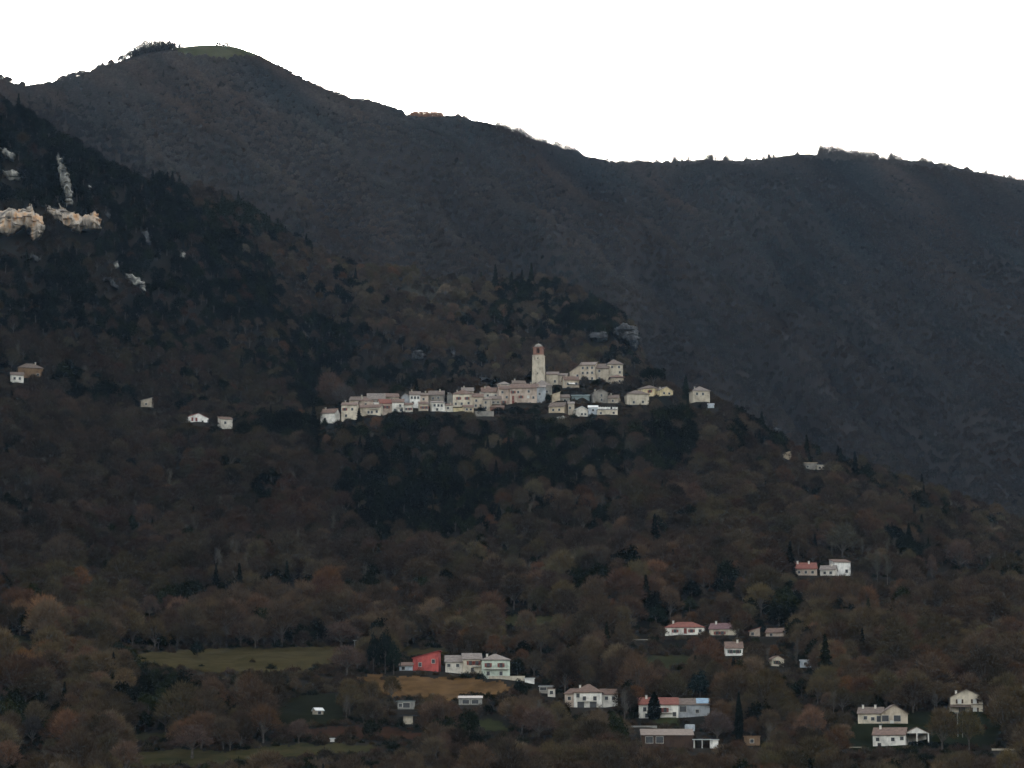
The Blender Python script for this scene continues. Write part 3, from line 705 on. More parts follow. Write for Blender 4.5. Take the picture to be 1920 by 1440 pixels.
def build_house(b):
    s = b['m']; yaw = R(b['yaw'])
    w_ = (b['x1'] - b['x0']) * s / max(math.cos(yaw), .7)
    h = (b['yb'] - b['ye']) * s
    dep = b['dep']; rt = b['roof']
    rise = b['rise'] * s
    if rt in ('gx', 'hip', 'shed', 'gy2'): rise += dep * (0.5 if rt != 'shed' else 1.0) * 0.14
    if rt == 'shed': rise = max(rise, 0.5)
    root = thing(b['name'], b['label'], b['cat'], b['loc'], -b['az'] + yaw,
                 None if b['cat'] in ('wall',) else (VIL if b['d'] > 1440 and 560 < b['x0'] < 1345 and b['cat'] in ('house',) else (LOW if b['cat'] == 'house' and b['d'] < 1200 else None)))
    if rt == 'gy2': rt = 'gx'
    hw = w_ / 2; D = dep; F = -3.2
    wm = M[b['wall']]; rm = M[b['rmat']]
    ov = b.get('over', 0.45); th = 0.22
    m = MB(); r = MB()
    if rt == 'gx':
        m.prismx([(0, F), (0, h), (D / 2, h + rise), (D, h), (D, F)], -hw, hw)
        k = rise / (D / 2)
        for sgn in (0, 1):
            y_e = -ov if sgn == 0 else D + ov
            z_e = h - k * ov
            r.prismx([(y_e, z_e + .03), (D / 2, h + rise + .03), (D / 2, h + rise + th), (y_e, z_e + th)] if sgn == 0 else
                     [(D / 2 + .004, h + rise + .03), (y_e, z_e + .03), (y_e, z_e + th), (D / 2 + .004, h + rise + th)], -hw - ov * .7, hw + ov * .7)
        rz = lambda x, y: h + rise - abs(y - D / 2) * k
    elif rt == 'gy':
        m.prism([(-hw, F), (hw, F), (hw, h), (0, h + rise), (-hw, h)], 0, D)
        k = rise / hw
        r.prism([(-hw - ov, h - k * ov + .03), (0, h + rise + .03), (0, h + rise + th), (-hw - ov, h - k * ov + th)], -ov, D + ov)
        r.prism([(0.004, h + rise + .03), (hw + ov, h - k * ov + .03), (hw + ov, h - k * ov + th), (0.004, h + rise + th)], -ov, D + ov)
        rz = lambda x, y: h + rise - abs(x) * k
    elif rt == 'hip':
        m.box(-hw, hw, 0, D, F, h)
        rl = max(hw - D / 2, hw * 0.08)
        e = ov; n = len(r.v)
        r.v += [(-hw - e, -e, h + .02), (hw + e, -e, h + .02), (hw + e, D + e, h + .02), (-hw - e, D + e, h + .02),
                (-hw - e, -e, h + th), (hw + e, -e, h + th), (hw + e, D + e, h + th), (-hw - e, D + e, h + th),
                (-rl, D / 2, h + rise + th), (rl, D / 2, h + rise + th)]
        for q in ((3, 2, 1, 0), (0, 1, 5, 4), (1, 2, 6, 5), (2, 3, 7, 6), (3, 0, 4, 7), (4, 5, 9, 8), (6, 7, 8, 9), (5, 6, 9), (7, 4, 8)):
            r.f.append([n + i for i in q])
        rz = lambda x, y: h + rise * min(1, max(0, 1 - abs(y - D / 2) / (D / 2 + e)), max(0, (hw + e - abs(x)) / (hw + e - rl)))
    elif rt == 'shed':
        m.prismx([(0, F), (0, h), (D, h + rise), (D, F)], -hw, hw)
        k = rise / D
        r.prismx([(-ov, h - k * ov + .03), (D + ov, h + rise + k * ov + .03), (D + ov, h + rise + k * ov + th), (-ov, h - k * ov + th)], -hw - ov * .6, hw + ov * .6)
        rz = lambda x, y: h + k * y
    elif rt in ('shedx', 'shedr'):
        m.prism([(-hw, F), (hw, F), (hw, h + rise), (-hw, h)], 0, D)
        k = rise / w_
        r.prism([(-hw - ov, h - k * ov + .03), (hw + ov, h + rise + k * ov + .03), (hw + ov, h + rise + k * ov + th), (-hw - ov, h - k * ov + th)], -ov, D + ov)
        rz = lambda x, y: h + k * (x + hw)
    elif rt == 'canopy':
        m.box(hw * .35, hw, .3, D - .3, F, h - .06)
        for px_ in (-hw + .2, -hw * .3):
            m.box(px_ - .1, px_ + .1, .2, .4, F, h - .06); m.box(px_ - .1, px_ + .1, D - .4, D - .2, F, h - .06)
        r.box(-hw - .3, hw * .5, -.3, D + .3, h, h + .18); r.box(hw * .5 + .004, hw + .3, -.3, D + .3, h - .05, h + .13)
        rz = lambda x, y: h
    elif rt == 'portico':
        m.prism([(-hw, h), (hw, h), (0, h + rise)], -.02, .3)
        for px_ in (-hw + .2, 0, hw - .2):
            m.box(px_ - .2, px_ + .2, 0, .35, F, h - .01)
        m.box(-hw + .2, hw - .2, D - .3, D, F, h - .01)
        k = rise / hw
        r.prism([(-hw - ov, h - k * ov + .03), (0, h + rise + .03), (0, h + rise + th), (-hw - ov, h - k * ov + th)], -ov * .4, D + ov)
        r.prism([(0.004, h + rise + .03), (hw + ov, h - k * ov + .03), (hw + ov, h - k * ov + th), (0.004, h + rise + th)], -ov * .4, D + ov)
        rz = lambda x, y: h
    elif rt == 'terrace':
        m.box(-hw, hw, 0, D, F, h)
        r.box(-hw - .3, hw + .3, -.5, D + .3, h, h + .2)
        rz = lambda x, y: h
        bl = MB()
        n = 9
        for i in range(n):
            x = -hw + .1 + i * (w_ - .2) / (n - 1)
            bl.box(x - .12, x + .12, -.42, -.22, h + .2, h + 1.4)
            if i < n - 1 and i != 5:
                bl.box(x + .13, x + (w_ - .2) / (n - 1) - .13, -.38, -.28, h + .32, h + 1.25)
        bl.build('balustrade', M['bright'], root)
    else:
        m.box(-hw, hw, 0, D, F, h)
        if b['cat'] == 'wall':
            r.box(-hw - .05, hw + .05, -.06, D + .06, h, h + .1)
        elif b['name'] != 'water_tank':
            r.box(-hw - ov * .6, hw + ov * .6, -ov * .6, D + ov * .6, h, h + max(.2, b['rise'] * s * .3))
        else:
            r.box(-hw + .1, hw - .1, .1, D - .1, h, h + .12)
        rz = lambda x, y: h + .1
    m.build('wall', wm, root)
    ro = r.build('roof' if b['cat'] not in ('wall', 'tank') else ('coping' if b['cat'] == 'wall' else 'lid'), rm, root)
    for i in range(b.get('chim', 0)):
        cx = (-0.32 + 0.5 * i) * w_ if b.get('chim', 0) > 1 else (0.22 if len(b['label']) % 2 else -.3) * w_
        cy = D * .4
        z0 = rz(cx, cy) - .3
        c = MB(); c.box(cx - .32, cx + .32, cy - .3, cy + .3, z0, z0 + 1.5)
        ch = c.build('chimney', M['ivory' if b['d'] < 1400 else 'stone'], ro)
        c = MB(); c.box(cx - .42, cx + .42, cy - .4, cy + .4, z0 + 1.52, z0 + 1.66)
        c.build('cap', M['concrete'], ch)
    for u, v, kind in b['wins']:
        ww = 1.15 if b['d'] > 1400 else 1.1
        add_window(root, w_, h, u, v, kind, ww, 1.35 if h > 4 else 1.1)
    if b.get('balc'):
        u0, u1, v = b['balc']
        bm_ = MB(); bm_.box((u0 - .5) * w_, (u1 - .5) * w_, -1.1, -.01, v * h - .2, v * h)
        ba = bm_.build('balcony', M['trim'], root)
        q = MB(); n = int((u1 - u0) * w_ / .35) + 2
        xa, xb = (u0 - .5) * w_ + .05, (u1 - .5) * w_ - .05
        for i in range(n):
            x = xa + (xb - xa) * i / (n - 1)
            q.box(x - .02, x + .02, -1.06, -1.02, v * h + .002, v * h + .9)
        q.box(xa - .03, xb + .03, -1.08, -1.0, v * h + .9, v * h + .96)
        q.build('railing', M['iron'], ba)
    if b.get('awning'):
        q = MB(); q.prismx([(-1.6, h * .45), (-.02, h * .62), (-.02, h * .66), (-1.6, h * .49)], -hw * .45, hw * .35)
        q.build('awning', M['bright'], root)
        q = MB(); q.box(-hw - .6, -hw - .45, -.4, -.25, F, h * 1.1); q.build('pillar', M['trim'], root)
    if b.get('blue'):
        k = rise / (D / 2)
        q = MB(); q.prismx([(.2, h + k * .2 + th + .06), (D / 2 - .3, h + rise - .3 * k + th + .06), (D / 2 - .3, h + rise - .3 * k + th + .1), (.2, h + k * .2 + th + .1)], hw * .15, hw * .95)
        q.build('roof_sheeting', M['bluesheet'], root)
    if b.get('cornice'):
        q = MB(); q.box(-hw - .12, hw + .12, -.12, -.005, h * .5 - .12, h * .5 + .08); q.build('cornice', M['shut_brown'], root)
        q = MB(); q.prismx([(-2.4, h * .33), (-.02, h * .43), (-.02, h * .47), (-2.4, h * .37)], -hw - .3, hw * .25)
        po = q.build('porch_roof', M['browntile'], root)
        for xx in (-hw, -hw * .4, hw * .2):
            q = MB(); q.box(xx - .1, xx + .1, -2.3, -2.1, -1, h * .34); q.build('post', M['brownwood'], po)
    return root
for i, b in enumerate(BLD):
    if b['d'] > 1440 and b['cat'] == 'house':
        b['yaw'] += 9 * math.sin(i * 2.3)
        if i % 2: b.setdefault('chim', 1)
    build_house(b)

# ------------------------------------------------------------------ the bell tower
def bell_tower():
    x, y, z = TWX, TWY, TWZ
    s = (y * cp + z * sp_) / FPX
    a = math.atan2(x, y)
    t = thing('bell_tower', 'tall stone bell tower with brick belfry and small dome above the village', 'bell tower', (x, y, z), -a - R(9))
    h1 = (722 - 667) * s; h2 = (722 - 652) * s; hw0 = 11.6 * s; hw1 = 10.2 * s; hw2 = 8.8 * s
    m = MB()
    m.quadbox([(-hw0, -hw0, -4), (hw0, -hw0, -4), (hw0, hw0, -4), (-hw0, hw0, -4), (-hw1, -hw1, h1), (hw1, -hw1, h1), (hw1, hw1, h1), (-hw1, hw1, h1)])
    sh = m.build('shaft', M['palestone'], t)
    m = MB(); m.box(-hw1 - .2, hw1 + .2, -hw1 - .2, hw1 + .2, h1 + .003, h1 + .3); m.build('cornice', M['stone'], t)
    m = MB(); ow = hw2 * .36; zb = h1 + .3
    zo = h1 + 1.1; zt_ = h2 - 1.3
    # belfry: corner piers, sills and heads around four open arches
    for sx in (-1, 1):
        for sy in (-1, 1):
            m.box(min(sx * ow, sx * hw2), max(sx * ow, sx * hw2), min(sy * ow, sy * hw2), max(sy * ow, sy * hw2), zb + .003, h2)
    for ax in (0, 1):
        for sg in (-1, 1):
            q0, q1 = sorted((sg * (hw2 - .5), sg * (hw2 - .01)))
            for (za, zc) in ((zb + .003, zo), (zt_ + ow, h2 - .004)):
                if ax: m.box(-ow + .002, ow - .002, q0, q1, za, zc)
                else: m.box(q0, q1, -ow + .002, ow - .002, za, zc)
            # arch haunches
            for k in range(6):
                t0 = math.pi * k / 6; t1 = math.pi * (k + 1) / 6
                xa, xb = sorted((ow * math.cos(t0), ow * math.cos(t1)))
                zm = zt_ + ow * min(math.sin(t0), math.sin(t1)) 
                xa += .003; xb -= .003
                if ax: m.box(xa, xb, q0, q1, zm, zt_ + ow - .003)
                else: m.box(q0, q1, xa, xb, zm, zt_ + ow - .003)
    m.build('belfry', M['brick'], t)
    m = MB(); m.box(-hw2 - .3, hw2 + .3, -hw2 - .3, hw2 + .3, h2 + .003, h2 + .35); m.build('cornice', M['brick'], t)
    m = MB(); rr = hw2 * .95
    m.lathe([(rr, h2 + .35), (rr * .98, h2 + .8), (rr * .85, h2 + 1.4), (rr * .55, h2 + 1.95), (rr * .2, h2 + 2.25), (.08, h2 + 2.5)], 16)
    dm = m.build('dome', M['greysheet'] if 'greysheet' in M else M['greystone'], t)
    m = MB(); m.box(-.05, .05, -.05, .05, h2 + 2.4, h2 + 3.9); m.box(-.35, .35, -.04, .04, h2 + 3.3, h2 + 3.4)
    m.build('cross', M['iron'], dm)
    m = MB(); m.lathe([(.45, h2 - 2.6), (.38, h2 - 2.3), (.28, h2 - 1.9), (.1, h2 - 1.75)], 10); m.build('bell', M['iron'], t)
    m = MB(); m.box(-.3, .3, -hw1 - .12, -hw1 + .2, h1 - 1.9, h1 - 1.2); m.build('window', M['glass'], t)
    m = MB(); m.box(-.2, .2, -hw0 + .02 , -hw0 + .5, h1 * .35, h1 * .35 + .9); m.build('window', M['glass'], t)
bell_tower()

# ------------------------------------------------------------------ poles
def pole(x, yt, yb, dh, label, arm=True, r=.12):
    a, d = hit(x, yb) if dh is None else (float(px_dir(x, yb)[0]), dh)
    X, Y, Zz = at(x, yb, d); Zz = float(z_xy(X, Y))
    s = (Y * cp + Zz * sp_) / FPX
    h = (yb - yt) * s
    t = thing('utility_pole', label, 'pole', (X, Y, Zz), -a, 'utility poles among the lower farms')
    m = MB(); m.tube((0, 0, -1), (0, 0, h), r, r * .7, 8); m.build('post', M['polewood'], t)
    if arm:
        m = MB(); m.box(-.6, .6, -.06, .06, h - .35, h - .25); ar = m.build('crossarm', M['polewood'], t)
        for q in (-.5, 0, .5):
            m = MB(); m.lathe([(.05, h - .25), (.06, h - .15), (.03, h - .08)], 6, q, 0); m.build('insulator', M['concrete'], ar)
pole(1763, 1352, 1384, None, 'leftmost pale pole of three on the lawn below the cream shuttered house', False)
pole(1796, 1337, 1384, None, 'tallest middle pale pole of three on the lawn', True, .17)
pole(1805, 1350, 1384, None, 'rightmost pale pole of three on the lawn, close to its taller neighbour', False)
pole(665, 1200, 1226, None, 'pale pole at the far edge of the long green field')
pole(1110, 1253, 1282, None, 'thin pale pole behind the white two storey farmhouse')

# ------------------------------------------------------------------ limestone outcrops
LEAN = 0.7
def rock(outline, mat, label, dmin, seed, name='rock_outcrop', depth=0.7):
    """craggy outcrop: outline in picture points -> a solid crag of that width and height half sunk in the slope"""
    pp = np.array(outline, float)
    x0, x1, y0, y1 = pp[:, 0].min(), pp[:, 0].max(), pp[:, 1].min(), pp[:, 1].max()
    cx, cy = (x0 + x1) / 2, (y0 + y1) / 2
    a, d = hit(cx, y1 - 1, dmin)
    X, Y, Zz = at(cx, cy, d)
    s = (Y * cp + Zz * sp_) / FPX
    n, m = int(max(14, (x1 - x0) * .9)), int(max(12, (y1 - y0) * .9))
    n, m = min(n, 110), min(m, 110)
    # lens-shaped solid: front and back sheets over the outline
    gx = np.linspace(x0, x1, n); gy = np.linspace(y0, y1, m)
    GX, GY = np.meshgrid(gx, gy, indexing='ij')
    ins = inpoly(GX + (vnoise(GX / 5, GY / 5, seed) - .5) * 6, GY + (vnoise(GX / 5, GY / 5, seed + 5) - .5) * 8, outline)
    # distance to edge by repeated erosion
    dist = ins.astype(float); cur = ins.copy()
    for k in range(14):
        e = cur.copy(); e[1:] &= cur[:-1]; e[:-1] &= cur[1:]; e[:, 1:] &= cur[:, :-1]; e[:, :-1] &= cur[:, 1:]
        dist += e; cur = e
    dist = np.minimum(dist, 14) / 14.0
    px_m = (x1 - x0) * s
    crag = (1 - np.abs(vnoise(GX / 9, GY / 26, seed + 1) * 2 - 1)) * 1.0 + fbm(GX / 5, GY / 12, seed + 2, 3) * 0.45 + (vnoise(GX / 16, GY / 5, seed + 9) > .5) * .25
    dp = np.sqrt(dist) * min(px_m, (y1 - y0) * s) * depth * 0.5 + crag * min(6.0, .5 * px_m) * (dist > 0)
    lean = (y1 - GY) * s * LEAN            # the face leans back with the slope
    rx = (GX - cx) * s; rz = -(GY - cy) * s
    ry = -dp + lean
    V = []; F = []
    idx = -np.ones((n, m), int)
    for i in range(n):
        for j in range(m):
            if ins[i, j]:
                idx[i, j] = len(V); V.append((rx[i, j], ry[i, j], rz[i, j]))
    nf = len(V)
    if nf < 4: return
    V += [(v[0] * .96, (y1 - (cy - v[2] / s)) * s * LEAN + 5.0, v[2] * .96) for v in V]
    edges = {}
    for i in range(n - 1):
        for j in range(m - 1):
            q = [idx[i, j], idx[i + 1, j], idx[i + 1, j + 1], idx[i, j + 1]]
            if min(q) >= 0:
                F.append(q); F.append([nf + k for k in reversed(q)])
                for u in range(4):
                    e = (q[u], q[(u + 1) % 4])
                    if (e[1], e[0]) in edges: del edges[(e[1], e[0])]
                    else: edges[e] = 1
    for (p, q) in edges: F.append([q, p, nf + p, nf + q])
    b = MB(); b.v = V; b.f = F
    o = b.build(name, M[mat])
    o.location = (X, Y, Zz); o.rotation_euler = (0, 0, -a)
    tag(o, label, 'rock', 'limestone outcrops on the slopes')
    o.data.flip_normals()
    CLEAR.append((x0 - 2, x1 + 2, y0 - 1, y1 - 3, d, outline))

rock([(-30, 400), (20, 385), (48, 388), (52, 376), (62, 376), (62, 392), (78, 402), (84, 430), (72, 452), (60, 450), (56, 430), (44, 426), (20, 446), (-30, 440)], 'rockwarm', 'large orange and white cliff at the left edge', 1460, 1, 'cliff')
rock([(86, 384), (108, 392), (110, 378), (128, 396), (150, 400), (180, 394), (188, 414), (190, 434), (160, 430), (150, 440), (130, 430), (104, 414), (92, 402)], 'rockwarm', 'broken pale orange cliff right of the large orange cliff', 1460, 2, 'cliff')
rock([(104, 270), (112, 272), (116, 290), (122, 305), (130, 318), (134, 345), (138, 372), (138, 390), (126, 392), (120, 360), (112, 330), (108, 300)], 'rock', 'tall slender grey rock pinnacle above the orange cliffs', 1460, 3, 'rock_pinnacle')
rock([(0, 278), (14, 278), (30, 296), (24, 304), (4, 292)], 'rock', 'small grey crag high at the left edge', 1460, 4)
rock([(4, 322), (20, 318), (38, 326), (38, 342), (20, 338), (6, 336)], 'rock', 'rounded grey crag midway down the left edge', 1460, 5)
rock([(165, 344), (170, 344), (173, 368), (169, 370)], 'rock', 'thin sliver of pale rock right of the pinnacle', 1460, 6)
rock([(196, 394), (206, 390), (208, 408), (200, 410)], 'rockdark', 'dim grey crag right of the broken orange cliff', 1460, 7)
rock([(264, 432), (278, 428), (282, 448), (284, 462), (274, 458)], 'rockdark', 'dim grey rock streak in dark trees on the left spur', 1460, 8)
rock([(336, 474), (340, 470), (348, 472), (349, 486), (340, 487)], 'rock', 'small bright white rock alone in dark trees', 1460, 9)
rock([(32, 484), (60, 478), (80, 484), (72, 492), (50, 488)], 'rockdark', 'flat pale ledge below the large orange cliff', 1460, 10)
rock([(212, 494), (222, 488), (226, 500), (218, 506)], 'rock', 'small pale crag above the curved white scar', 1460, 11)
rock([(234, 516), (246, 510), (264, 518), (272, 534), (274, 552), (266, 552), (260, 534), (244, 530)], 'rock', 'curved white rock scar on the left spur', 1460, 12)
rock([(192, 520), (206, 514), (210, 526), (222, 534), (222, 546), (212, 544), (204, 528)], 'rockdark', 'grey crag left of the curved white scar', 1460, 13)
rock([(1150, 618), (1168, 602), (1186, 606), (1199, 616), (1199, 640), (1192, 660), (1182, 650), (1168, 636), (1152, 632)], 'rockdark', 'craggy grey cliff edge behind and right of the castle', 1700, 14, 'cliff')
rock([(1100, 628), (1116, 618), (1136, 624), (1140, 640), (1120, 642), (1104, 640)], 'rockdark', 'dim rock slab left of the craggy grey cliff', 1700, 15)
rock([(984, 618), (990, 616), (994, 626), (986, 628)], 'rockdark', 'small pale rock speck above the bell tower, right one', 1700, 16)
rock([(930, 598), (936, 597), (937, 605), (931, 606)], 'rockdark', 'small pale rock speck above the bell tower, left one', 1700, 17)
rock([(768, 664), (784, 656), (800, 664), (792, 676), (774, 676)], 'rockdark', 'grey rubble patch on the wooded slope above the village', 1700, 18)
rock([(844, 656), (852, 655), (854, 668), (847, 670)], 'rockdark', 'pale rock streak right of the grey rubble patch', 1700, 19)
rock([(888, 654), (894, 653), (896, 672), (889, 672)], 'rockdark', 'narrow pale rock above the upper village roofs', 1700, 20)
rock([(896, 710), (904, 706), (912, 708), (926, 707), (926, 713), (906, 716)], 'rockdark', 'low pale rocks just behind the upper village roofs', 1560, 21)
rock([(1448, 802), (1456, 799), (1462, 808), (1452, 810)], 'rockdark', 'small dim rock on the ridge right of the village', 1460, 22)
rock([(808, 794), (822, 794), (826, 800), (814, 801)], 'rock', 'small white rocks just below the village row', 1380, 23)
rock([(1040, 782), (1058, 780), (1072, 784), (1060, 790), (1044, 788)], 'rock', 'white stony bank under the lowest village houses', 1380, 24)

# ------------------------------------------------------------------ tree models
def tri_mesh(name, P, mat, parent=None):
    """P: (n,3,3) triangles"""
    n = len(P)
    me = bpy.data.meshes.new(name)
    me.vertices.add(n * 3); me.vertices.foreach_set('co', P.astype(np.float32).ravel())
    me.loops.add(n * 3); me.loops.foreach_set('vertex_index', np.arange(n * 3, dtype=np.int32))
    me.polygons.add(n); me.polygons.foreach_set('loop_start', np.arange(0, n * 3, 3, dtype=np.int32))
    me.update(calc_edges=True)
    me.materials.append(mat)
    o = bpy.data.objects.new(name, me); COL.objects.link(o)
    if parent: o.parent = parent
    return o

def slivers(c, dirs, length, width, r):
    """thin triangles starting at c along dirs"""
    n = len(c)
    dirs = dirs / np.linalg.norm(dirs, axis=1, keepdims=True)
    side = np.cross(dirs, r.normal(size=(n, 3))); side /= np.linalg.norm(side, axis=1, keepdims=True)
    tip = c + dirs * length[:, None]
    return np.stack([c - side * width[:, None] / 2, c + side * width[:, None] / 2, tip], 1)

def clumps(c, size, r):
    n = len(c)
    u = r.normal(size=(n, 3)); u /= np.linalg.norm(u, axis=1, keepdims=True)
    v = np.cross(u, r.normal(size=(n, 3))); v /= np.linalg.norm(v, axis=1, keepdims=True)
    w_ = r.uniform(.5, 1.1, size=(n, 1))
    return np.stack([c - u * size[:, None] * .5, c + u * size[:, None] * .5, c + v * size[:, None] * w_], 1)

def bare_model(seed, H_=9.5, Wd=4.2, slim=False, ntw=2500, base=0.28, tw=1.0):
    r = np.random.default_rng(seed)
    # lobes
    nl = 9 if slim else 15
    lob = []
    for k in range(nl):
        if slim:
            ang = r.uniform(0, 6.28); rad = r.uniform(0, .6)
            zz = H_ * (0.3 + .62 * k / nl); lob.append((rad * math.cos(ang), rad * math.sin(ang), zz, r.uniform(.7, 1.1)))
        else:
            ang = k * 2.4 + r.uniform(-.4, .4); q = math.sqrt((k + .5) / nl)
            rad = Wd * q * r.uniform(.62, .86); zz = H_ * (.80 - .42 * q * q + r.uniform(-.06, .06))
            lob.append((rad * math.cos(ang), rad * math.sin(ang), zz, Wd * r.uniform(.30, .42)))
    m = MB()
    th = H_ * base
    m.tube((0, 0, -.8), (0, 0, th), .26 if not slim else .14, .2 if not slim else .12, 7)
    if slim: m.tube((0, 0, th), (0, 0, H_ * .9), .12, .03, 5)
    for (x, y, z, q) in lob:
        p0 = np.array([0, 0, th * r.uniform(.85, 1) + (z * .5 if slim else 0)])
        p1 = np.array([x * .45, y * .45, th + (z - th) * .5]); p2 = np.array([x, y, z])
        m.tube(p0, p1, .11 if not slim else .05, .075 if not slim else .04, 5); m.tube(p1, p2, .075 if not slim else .04, .03, 4)
        for _ in range(4):
            e = r.normal(size=3); e[2] = abs(e[2]) * .6 + .1; e /= np.linalg.norm(e)
            m.tube(p1 + (p2 - p1) * r.uniform(.3, 1), p2 + e * q * .8, .035, .012, 3)
    L = np.array(lob)
    k = r.integers(0, nl, ntw)
    dr = r.normal(size=(ntw, 3)); dr[:, 2] = dr[:, 2] * .8 + .25; dr /= np.linalg.norm(dr, axis=1, keepdims=True)
    rr = r.uniform(.25, 1.0, ntw) ** .7
    c = L[k, :3] + dr * (L[k, 3] * rr)[:, None] * np.array([1, 1, .85])
    out = c - np.array([0, 0, H_ * .35]); out /= np.linalg.norm(out, axis=1, keepdims=True)
    d = dr * .8 + out * .7 + np.array([0, 0, .35]) + r.normal(size=(ntw, 3)) * .35
    if slim: d = dr * .4 + np.array([0, 0, 1.1]) + r.normal(size=(ntw, 3)) * .2
    P = slivers(c, d, r.uniform(.5, 1.15, ntw), r.uniform(.07, .16, ntw) * tw, r)
    return P, m

def ever_model(seed, kind):
    r = np.random.default_rng(seed)
    m = MB()
    if kind == 'round':
        nl = 13; W_ = 3.4; H_ = 7.5
        lob = []
        for k in range(nl):
            q = math.sqrt((k + .5) / nl); a = k * 2.4 + r.uniform(-.4, .4)
            lob.append((W_ * q * .72 * math.cos(a), W_ * q * .72 * math.sin(a), H_ * (.76 - .42 * q * q + r.uniform(-.07, .07)), W_ * r.uniform(.3, .46)))
        L = np.array(lob); n = 1500; k = r.integers(0, nl, n)
        dr = r.normal(size=(n, 3)); dr /= np.linalg.norm(dr, axis=1, keepdims=True)
        c = L[k, :3] + dr * (L[k, 3] * r.uniform(.55, 1.05, n))[:, None]
        P = clumps(c, r.uniform(.3, .62, n), r)
        m.tube((0, 0, -.8), (0, 0, H_ * .5), .24, .14, 7)
        for q in lob[:7]: m.tube((0, 0, H_ * .3), q[:3], .09, .03, 4)
    elif kind == 'conifer':
        H_ = 11; n = 1700
        t = r.uniform(0, 1, n) ** .75; a = r.uniform(0, 6.28, n)
        z = H_ * (.1 + .88 * (1 - t)); ring = .75 + .25 * np.sin(z * 5.2)
        rad = 2.5 * t * ring * r.uniform(.55, 1.05, n)
        c = np.stack([rad * np.cos(a), rad * np.sin(a), z - rad * .22], 1)
        P = clumps(c, r.uniform(.3, .6, n), r)
        m.tube((0, 0, -.8), (0, 0, H_ * .95), .2, .04, 7)
    elif kind == 'cypress':
        H_ = 12; n = 5200
        t = r.uniform(0, 1, n); a = r.uniform(0, 6.28, n)
        rad = 1.15 * np.sin(np.clip(t * 1.02 + .03, 0, 1) ** .62 * math.pi) ** .7 * r.uniform(.65, 1.08, n) * (1 + .12 * np.sin(a * 5 + t * 9))
        c = np.stack([rad * np.cos(a), rad * np.sin(a), H_ * (.04 + .96 * t)], 1)
        P = clumps(c, r.uniform(.26, .46, n), r)
        m.tube((0, 0, -.8), (0, 0, H_ * .8), .16, .04, 7)
    elif kind == 'umbrella':
        n = 3000; H_ = 9.5; nl = 20
        lob = []
        for k in range(nl):
            q = math.sqrt((k + .5) / nl); a = k * 2.4
            lob.append((6.2 * q * math.cos(a), 6.2 * q * math.sin(a), H_ * (.80 - .12 * q * q + r.uniform(-.04, .05)), 1.5 + r.uniform(-.3, .4)))
        L = np.array(lob); k = r.integers(0, nl, n)
        dr = r.normal(size=(n, 3)); dr /= np.linalg.norm(dr, axis=1, keepdims=True)
        c = L[k, :3] + dr * (L[k, 3] * r.uniform(.4, 1.05, n))[:, None] * np.array([1, 1, .7])
        P = clumps(c, r.uniform(.3, .6, n), r)
        m.tube((0, 0, -1.5), (.2, 0, H_ * .55), .35, .26, 8)
        for q in lob[::2]: m.tube((.2, 0, H_ * .5), (q[0] * .9, q[1] * .9, q[2] - .5), .13, .05, 5)
    return P, m

def bush_model(seed):
    r = np.random.default_rng(seed)
    m = MB(); n = 700
    for k in range(7):
        a = k * .9 + r.uniform(0, .3); q = r.uniform(.5, 1.1)
        m.tube((.1 * math.cos(a), .1 * math.sin(a), -.4), (q * math.cos(a), q * math.sin(a), r.uniform(1.2, 2.2)), .06, .015, 4)
    dr = r.normal(size=(n, 3)); dr[:, 2] = abs(dr[:, 2]); dr /= np.linalg.norm(dr, axis=1, keepdims=True)
    c = dr * r.uniform(.25, 1, (n, 1)) ** .6 * np.array([1.7, 1.7, 2.1]) * (1 + .25 * np.sin(dr[:, :1] * 7 + seed))
    P = slivers(c, dr + np.array([0, 0, .5]) + r.normal(size=(n, 3)) * .4, r.uniform(.4, .9, n), r.uniform(.08, .17, n), r)
    return P, m

COLS = dict(  # reflectance of twigs and leaves
    greybrown=(.066, .055, .048), russet=(.088, .058, .044), olive=(.064, .058, .042), pale=(.088, .080, .066),
    pink=(.082, .060, .052), orange=(.125, .072, .045), dark=(.038, .034, .030),
    ever=(.013, .019, .012), everdark=(.007, .010, .007), evergreen=(.024, .034, .017), blueever=(.012, .020, .019))

PROTO = {}
def make_tree(key, P, trunk, name, leafmat, loc, rz, sc_, tint, label, cat='tree', group=None):
    t = thing(name, label, cat, loc, rz, group)
    t.scale = sc_
    b = trunk.build('trunk', M['bark'], t)
    c = tri_mesh('crown', P, M[leafmat], t); c['tint'] = list(tint)
    PROTO[key] = (t, b, c)
    return t

def dup_tree(key, loc, rz, sc_, tint, label, group):
    t0, b0, c0 = PROTO[key]
    t = t0.copy(); COL.objects.link(t)
    t.location = loc; t.rotation_euler = (0, 0, rz); t.scale = sc_
    t['label'] = label
    if group: t['group'] = group
    elif 'group' in t: del t['group']
    for q in (b0, c0):
        k = q.copy(); COL.objects.link(k); k.parent = t
        if q is c0: k['tint'] = list(tint)
    return t

